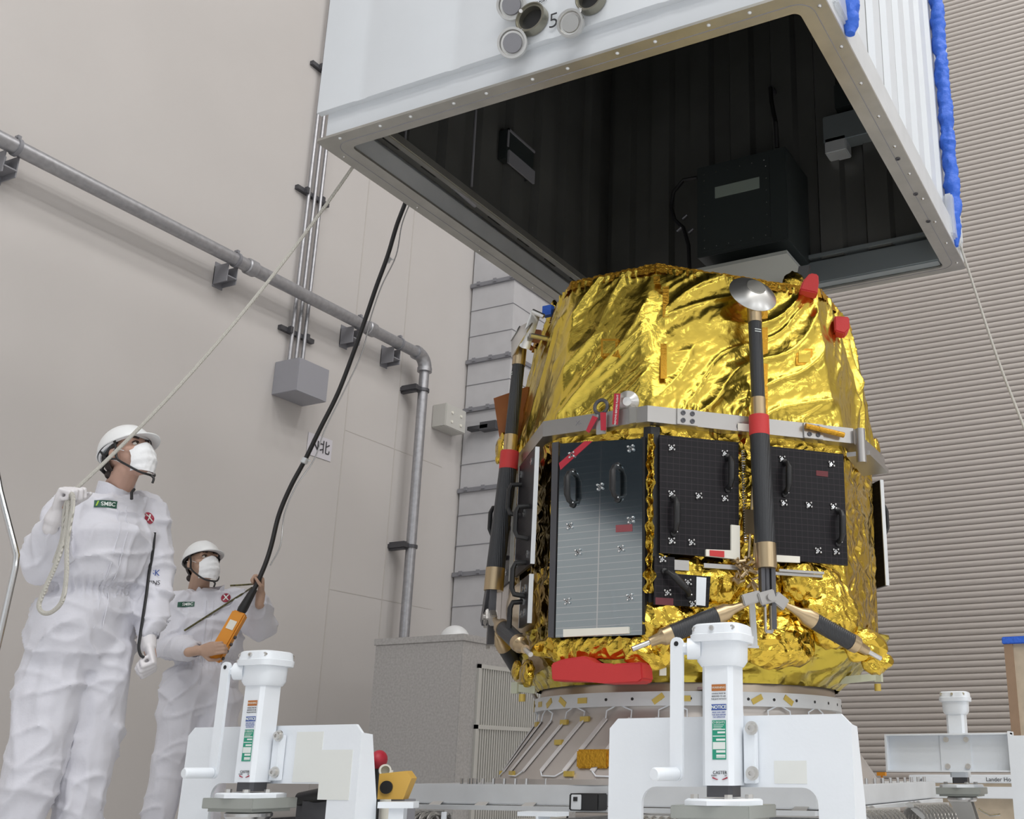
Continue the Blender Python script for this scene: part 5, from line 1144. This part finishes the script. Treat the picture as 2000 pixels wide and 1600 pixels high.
    mk.grid(mf, 36, 36); bmesh.ops.recalc_face_normals(mk.bm, faces=mk.bm.faces); bmesh.ops.solidify(mk.bm, geom=mk.bm.faces[:], thickness=.0025); msk = mk.build('face_mask', 'maskm', t, smooth=60)
    for s_ in (-1, 1):
        b = MB(); b.tube([H(s_ * .062, .055, -.022), H(s_ * .080, .02, .008), H(s_ * .084, -.02, .02)], .0014 * k, 6); b.tube([H(s_ * .064, .05, -.10), H(s_ * .078, .01, -.05), H(s_ * .084, -.02, -.02)], .0014 * k, 6); b.build('ear_loop', 'maskm', msk)
    # coverall
    k = kb
    cv = MB()
    up_s = (J['ls'] + J['rs']) / 2
    cv.loft([(J['pel'] - u * .16, side * .165 * k, f * .125 * k), (J['pel'] - u * .03, side * .195 * k, f * .150 * k), (J['wai'].lerp(J['pel'], .3), side * .185 * k, f * .148 * k), (J['wai'], side * .158 * k, f * .125 * k), (J['wai'].lerp(J['chest'], .25), side * .182 * k, f * .148 * k), (J['chest'], side * .196 * k, f * .150 * k), (up_s - u * .05, side * .190 * k, f * .120 * k), (up_s + u * .035, side * .135 * k, f * .085 * k), (up_s + u * .06, side * .085 * k, f * .065 * k)], 36, .88)
    for s_ in ('l', 'r'):
        cv.cap(J[s_ + 's'] - u * .01, J[s_ + 'e'], .080 * k, .074 * k); cv.cap(up_s.lerp(J[s_ + 's'], .5), J[s_ + 's'], .07 * k, .075 * k)
        e2 = J[s_ + 'w'].lerp(J[s_ + 'e'], .24 if not gloves else .22)
        cv.cap(J[s_ + 'e'], J[s_ + 'e'].lerp(e2, .7), .074 * k, .060 * k); cv.cap(J[s_ + 'e'].lerp(e2, .7), e2, .060 * k, .041 * k)
        cv.cap(J[s_ + 'h'], J[s_ + 'h'].lerp(J[s_ + 'k'], .5), .120 * k, .106 * k); cv.cap(J[s_ + 'h'].lerp(J[s_ + 'k'], .5), J[s_ + 'k'], .106 * k, .088 * k); cv.cap(J[s_ + 'k'], J[s_ + 'a'] + cZ * .06, .088 * k, .074 * k)
    wz = J['wai']
    def dsp(p, nrm):
        lg = 1 if p.z > J['pel'].z - .1 else .55
        d = .013 * fn3(V((p.x, p.y, p.z * .7)), 4, 1) + .005 * fn3(p, 11, 2)
        q = V((p.x * 1 + p.z * .6, p.y * 1, p.z * 1.7)); d += .009 * lg * max(0, ridge(q, 4.2, 3)) ** 4
        q2 = V(((p.x + p.z) * .8, p.y, (p.z - p.x) * 1.8)); d += .010 * max(0, ridge(q2, 3.6, 6)) ** 5
        q3 = V((p.x * 2.2, p.y * 2.2, p.z * .6)); d += .006 * max(0, ridge(q3, 4.5, 9)) ** 3
        g = math.exp(-((p.z - wz.z) / .035) ** 2)
        if abs(p.z - wz.z) < .12 and (p - wz).length < .24:
            an = math.atan2((p - wz).dot(f), (p - wz).dot(side)); d = d * (1 - g) + g * (.0045 * math.sin(an * 46) - .004)
        return d * k * 1.45
    cm = remesh(cv, .0085, 5, dsp)
    # open the neck and cuffs by trimming
    bvh = BVHTree.FromBMesh(cm.bm)
    cover = cm.build('coverall', 'fabric', t, smooth=80)
    # collar
    b = MB()
    def cf(uu, vv):
        a = 2 * PI * uu; c, s2 = math.cos(a), math.sin(a); op = max(0, s2) ** 6 * (.05 if collar_open else .012)
        base = up_s + u * (.035 + (.062 if collar_open else .085) * vv) - f * .012 + (nb - up_s) * .0
        cc = base + f * (.008 + .012 * vv)
        return cc + side * c * (.082 - .006 * vv) * k + f * s2 * (.072 - .004 * vv) * k - u * op * (1.0 + vv) - u * .018 * (s2 > 0) * s2
    b.grid(cf, 48, 8, closeu=True); bmesh.ops.recalc_face_normals(b.bm, faces=b.bm.faces); bmesh.ops.solidify(b.bm, geom=b.bm.faces[:], thickness=.005); b.build('collar', 'fabric', cover, smooth=60)
    # zip placket following the front
    b = MB(); pts = []
    for i in range(46):
        p = J['chest'].lerp(J['pel'], (i - 12) / 34) if i >= 0 else None
        p = up_s + (J['pel'] - up_s) * (i / 45)
        h = bvh.ray_cast(p + f * .5, -f)
        if h[0] is not None: pts.append(h[0] + f * .001)
    if len(pts) > 4: 
        for o_ in (-.018, .018): b.tube([p + side * o_ for p in pts], .0022, 6)
        b.build('zip_placket', 'fabric', cover)
    for s_ in ('l', 'r'):
        w0 = J[s_ + 'w']; d = (J[s_ + 'e'] - w0).normalized(); e2 = w0.lerp(J[s_ + 'e'], .16)
        b = MB(); n_ = 40
        uu_ = d.orthogonal().normalized(); vv_ = d.cross(uu_)
        b.grid(lambda a, v: e2 + d * (-.012 + .05 * v) + (uu_ * math.cos(2 * PI * a) + vv_ * math.sin(2 * PI * a)) * (.036 + .006 * v + .0025 * math.sin(a * 2 * PI * 16)) * k, n_, 5, closeu=True)
        bmesh.ops.solidify(b.bm, geom=b.bm.faces[:], thickness=.003); b.build('cuff', 'fabric', cover, smooth=60)
        if gloves:
            g = MB(); hand(g, w0, *hs[s_], s=k * 1.08); g.cap(w0 - V(hs[s_][0]).normalized() * .03, w0, .036 * k, .030 * k)
            remesh(g, .0042, 2).build('glove', 'glove', t, smooth=80)
        b = MB(); a0 = J[s_ + 'a']; b.loft([(a0 + f * .05 - cZ * .07, f * .14, side * .052), (a0 + f * .05 - cZ * .03, f * .135, side * .05), (a0 + f * .03 + cZ * .01, f * .09, side * .048), (a0 + cZ * .06, f * .05, side * .045)], 24); 
        for v in b.bm.verts: v.co.z = max(v.co.z, .0)
        b.build('shoe', 'foam', t)
    return t, cover, bvh, f, l, u, side, H
def patch(cover, bvh, px, py, w_, h, m, f, side, name='patch', rnd=False):
    r = ray(px, py).normalized(); hit = bvh.ray_cast(CAM, r)
    if hit[0] is None: return None, None
    c = hit[0]; tx = side; b = MB()
    def fn(u_, v_):
        if rnd: a_ = 2 * PI * u_; p = c + tx * math.cos(a_) * v_ * w_ / 2 + cZ * math.sin(a_) * v_ * h / 2
        else: p = c + tx * (u_ - .5) * w_ + cZ * (v_ - .5) * h
        q = bvh.ray_cast(p + f * .2, -f); return (q[0] if q[0] is not None and (q[0] - p).length < .1 else p) + f * .003
    b.grid(fn, 24 if rnd else 12, 6, closeu=rnd); bmesh.ops.remove_doubles(b.bm, verts=b.bm.verts, dist=.0002); bmesh.ops.recalc_face_normals(b.bm, faces=b.bm.faces); bmesh.ops.solidify(b.bm, geom=b.bm.faces[:], thickness=-.001)
    return b.build(name, m, cover, smooth=60), c
def P(px, py, d): return atd(px, py, d)
# taller worker on the left, holding the cream rope
J = dict(head=P(250, 893, 4.38), neck=P(226, 962, 4.43), chest=P(218, 1045, 4.42), wai=P(178, 1158, 4.42), pel=P(158, 1235, 4.42),
         rs=P(150, 992, 4.30), re=P(92, 1100, 4.20), rw=P(113, 1000, 4.05), ls=P(283, 1003, 4.56), le=P(296, 1130, 4.58), lw=P(290, 1262, 4.48),
         rh=P(118, 1285, 4.36), rk=P(70, 1480, 4.30), lh=P(196, 1285, 4.48), lk=P(170, 1480, 4.48))
for s_ in 'lr': kx = J[s_ + 'k']; J[s_ + 'a'] = V((kx.x + (.0 if s_ == 'l' else -.03), kx.y - .02, .09))
hdR = (P(134, 950, 4.02) - J['rw']).normalized(); hdL = (P(303, 1312, 4.46) - J['lw']).normalized()
fT, lT, uT = frame(132)
hs1 = dict(r=(hdR, -cH * .2 + cR * 1.0, (1.25, 1.5, 1.0), 1, 1.0, .8), l=(hdL, -cR * .9 - cH * .3, (1.3, 1.5, .9), 1, 1.0, .7))
hs1 = {k_: (v_[0], v_[1], v_[2], v_[3]) for k_, v_ in hs1.items()}
p1, cov1, bvh1, f1, l1, u1, side1, H1 = person('person', 'tall worker at far left in white coverall and hard hat holding up a cream rope', J, 132, 112, 26, 1.04, True, hs1, 'skin', kh=.95)
J1 = J
q, c = patch(cov1, bvh1, 207, 985, .092, .030, 'dgreen', f1, side1, 'sponsor_patch')
if q: text('SMBC', .024, c + side1 * .008 + f1 * .006, side1, cZ, M['inkw'], q, snap=(bvh1, .005), bold=.0004); text('/', .026, c - side1 * .034 + f1 * .006, side1, cZ, M['lime'], q, snap=(bvh1, .005), bold=.001)
q, c = patch(cov1, bvh1, 291, 1012, .05, .055, 'inkred', f1, side1, 'round_emblem', rnd=True)
if q: text('X', .045, c + f1 * .006, side1, cZ, M['inkw'], q, snap=(bvh1, .005), bold=.001)
sl = (J['le'] - J['ls']).normalized()
for (px, py, s, sz, m_) in ((304, 1120, 'SK', .036, 'bluel'), (303, 1139, 'JINS', .026, 'ink')):
    h = bvh1.ray_cast(CAM, ray(px, py).normalized())
    if h[0] is not None:
        if s == 'SK': text(s, sz, h[0] + V((0, 0, 0)) - cH * .004, cR, cZ, M[m_], cov1, 'sleeve_lettering')
        elif s in ('JINS', 'SUMITOMO'): text(s, sz, h[0] - cH * .004, cR, cZ, M[m_], cov1, 'sleeve_lettering')
b = MB(); pts = []
for px, py in ((302, 1040), (298, 1080), (291, 1120), (286, 1160), (280, 1200), (274, 1240), (271, 1265), (275, 1280), (281, 1284)):
    h = bvh1.ray_cast(CAM, ray(px, py).normalized()); pts.append(h[0] - ray(px, py).normalized() * .008 if h[0] is not None else P(px, py, 4.42))
b.tube(catmull(pts, 5), .006, 8); b.build('black_lanyard', 'black', p1)
b = MB(); b.tube([P(262, 956, 4.30), P(257, 962, 4.28), P(257, 975, 4.27)], .006, 8); b.build('shirt_edge', 'black', p1)
# second worker
J = dict(head=P(395, 1104, 6.02), neck=P(388, 1150, 6.08), chest=P(405, 1215, 6.08), wai=P(402, 1296, 6.08), pel=P(392, 1340, 6.08),
         rs=P(350, 1180, 6.0), re=P(334, 1265, 5.95), rw=P(390, 1271, 5.70), ls=P(462, 1176, 6.16), le=P(505, 1222, 6.05), lw=P(509, 1160, 5.90),
         rh=P(362, 1372, 6.03), rk=P(333, 1490, 6.0), lh=P(422, 1372, 6.1), lk=P(416, 1490, 6.1))
for s_ in 'lr': kx = J[s_ + 'k']; J[s_ + 'a'] = V((kx.x - .02, kx.y - .02, .09))
cab = (P(530, 1070, 5.84) - P(497, 1150, 5.84)).normalized(); pdv = (P(470, 1195, 5.80) - P(415, 1290, 5.76)).normalized()
hs2 = dict(l=((P(514, 1105, 5.88) - J['lw']).normalized(), -cR * .85 - cH * .5, (1.2, 1.45, .9), 1), r=((P(437, 1264, 5.69) - J['rw']).normalized(), cH * .9 + cZ * .1, (.45, 1.1, .9), -1))
p2, cov2, bvh2, f2, l2, u2, side2, H2 = person('person', 'shorter worker in white coverall gripping an orange control pendant and black cable', J, 152, 128, 20, .96, False, hs2, mat('skin_light', (.46, .30, .22), .5, var=.05, vscale=20), collar_open=True, kh=.93)
q, c = patch(cov2, bvh2, 363, 1181, .085, .028, 'dgreen', f2, side2, 'sponsor_patch')
if q: text('SMBC', .022, c + side2 * .008 + f2 * .006, side2, cZ, M['inkw'], q, snap=(bvh2, .005), bold=.0004)
q, c = patch(cov2, bvh2, 441, 1168, .05, .05, 'inkred', f2, side2, 'round_emblem', rnd=True)
if q: text('X', .045, c + f2 * .006, side2, cZ, M['inkw'], q, snap=(bvh2, .005), bold=.001)
for i, s in enumerate(('SK', 'JINS')):
    py = 1190 + i * 17; h = bvh2.ray_cast(CAM, ray(328 if i < 2 else 324, py + 8).normalized())
    if h[0] is not None and s in ('SK', 'JINS'): text(s, .02, h[0] - cH * .004, cR, cZ, M['grayp'], cov2, 'sleeve_lettering')
b = MB(); pts = []
for px, py in ((512, 1139), (495, 1141), (470, 1143), (450, 1144)): pts.append(P(px, py, 6.02))
b.tube(pts, .005, 8)
for s0, e0 in (((492, 1148), (360, 1232)),):
    pts = []
    for i in range(14):
        px = s0[0] + (e0[0] - s0[0]) * i / 13; py = s0[1] + (e0[1] - s0[1]) * i / 13
        h = bvh2.ray_cast(CAM, ray(px, py).normalized()); pts.append(h[0] - ray(px, py).normalized() * .012 if h[0] is not None else P(px, py, 5.85))
    b.tube(pts, .005, 8)
tag(b.build('lanyard_cord', mat('striped_cord', (.10, .09, .03), .7, bump='wave', bscale=60, bstr=.5, var=.9, vscale=90)), 'thin dark yellow-flecked cord slung across the shorter worker to the cable', 'cord')
# orange pendant
pt = P(470, 1197, 5.82); pb_ = P(417, 1290, 5.765); ax = (pt - pb_).normalized(); nn_ = -cH; tx_ = ax.cross(nn_).normalized(); nn_ = tx_.cross(ax)
pend = thing('control_pendant', 'orange hoist control pendant held by the shorter worker', 'controller', tuple(pb_))
b = MB(); b.box((pt + pb_) / 2, ((pt - pb_).length, .075, .05), ax, tx_, nn_, bev=.008); b.build('casing', 'orange', pend)
b = MB(); b.box(pt - ax * .08 + nn_ * .026, (.05, .04, .003), ax, tx_, nn_); b.build('label_plate', 'foam', pend)
for i in range(4):
    b = MB(); b.cyl(pt - ax * (.13 + .04 * i) + tx_ * .036, pt - ax * (.13 + .04 * i) + tx_ * .046, .009, n=12); b.build('button', 'dsteel', pend)
b = MB(); b.lathe(pt, ax, [(0, .022), (.02, .026), (.14, .018)], 16); b.build('cable_boot', 'black', pend)
pts = [pt + ax * .05, P(497, 1150, 5.84), P(517, 1105, 5.86), P(530, 1065, 5.88), P(545, 1005, 5.9), P(568, 950, 5.9), P(596, 898, 5.9), P(625, 838, 5.9), P(660, 768, 5.9), P(690, 690, 5.9), P(713, 625, 5.88), P(735, 560, 5.86), P(757, 500, 5.84), P(775, 440, 5.82), P(792, 395, 5.8), P(802, 360, 5.8), P(812, 300, 5.8), V((P(812, 300, 5.8).x, P(812, 300, 5.8).y, 7))]
b = MB(); b.tube(catmull(pts, 6), .0125, 12); tag(b.build('pendant_cable', 'black'), 'thick black cable rising from the orange pendant to behind the container', 'cable')
b = MB(); b.tube(catmull([p + cR * .03 + cR * (.02 if i % 3 == 1 else 0) for i, p in enumerate(pts[2:])], 6), .0035, 6); tag(b.build('strain_wire', 'steel'), 'thin steel wire running along the black pendant cable', 'wire')
for px, py in ((757, 507), (595, 900)):
    c = P(px, py, 5.87); b = MB(); d = V((cR * .35 + cZ).normalized()); b.cyl(c - d * .015, c + d * .015, .02, n=12); b.cyl(c, c + cR * .035, .004); tag(b.build('cable_tie', 'aluw'), 'pale tie on the black cable, ' + ('upper of the two' if py < 600 else 'lower of the two by the wall sign'), 'clamp')
# cream ropes
hr = J1['rw'] + hdR * .075 + cR * .02
end = onx(692, 322, CX0 - .015)
a = hr; pts = []
for i in range(21):
    t_ = i / 20; p = a.lerp(end, t_); p.z -= .42 * t_ * (1 - t_); pts.append(p)
loop = [hr - cZ * .02, P(134, 985, 4.0), P(128, 1040, 4.0), P(112, 1095, 4.0), P(88, 1150, 4.0), P(76, 1182, 4.0), P(84, 1197, 4.0), P(102, 1195, 4.0), P(122, 1172, 4.0), P(130, 1120, 4.0), P(131, 1060, 4.0), P(142, 990, 3.99), P(140, 965, 3.99), P(128, 990, 4.01), P(122, 1050, 4.01), P(106, 1100, 4.01)]
b = MB(); b.tube(pts, .0075, 8); b.tube(catmull(loop, 6), .0085, 8); tag(b.build('guide_rope', 'rope'), 'cream guide rope from the taller worker up to the container edge, looped below the hand', 'rope')
s0 = V((CX1 + .0, CY1 - .15, CZ + .08)); e0 = P(2035, 930, 4.9); m0 = s0.lerp(e0, .5) - cZ * .05
b = MB(); b.tube(catmull([s0, s0 + V((.02, .03, -.09)), m0, e0, P(2150, 1300, 4.7)], 10), .007, 8); tag(b.build('guide_rope', 'rope'), 'cream guide rope dropping from the container corner at the right edge', 'rope')
for o in bpy.data.objects:
    if 'org' in o: del o['org']
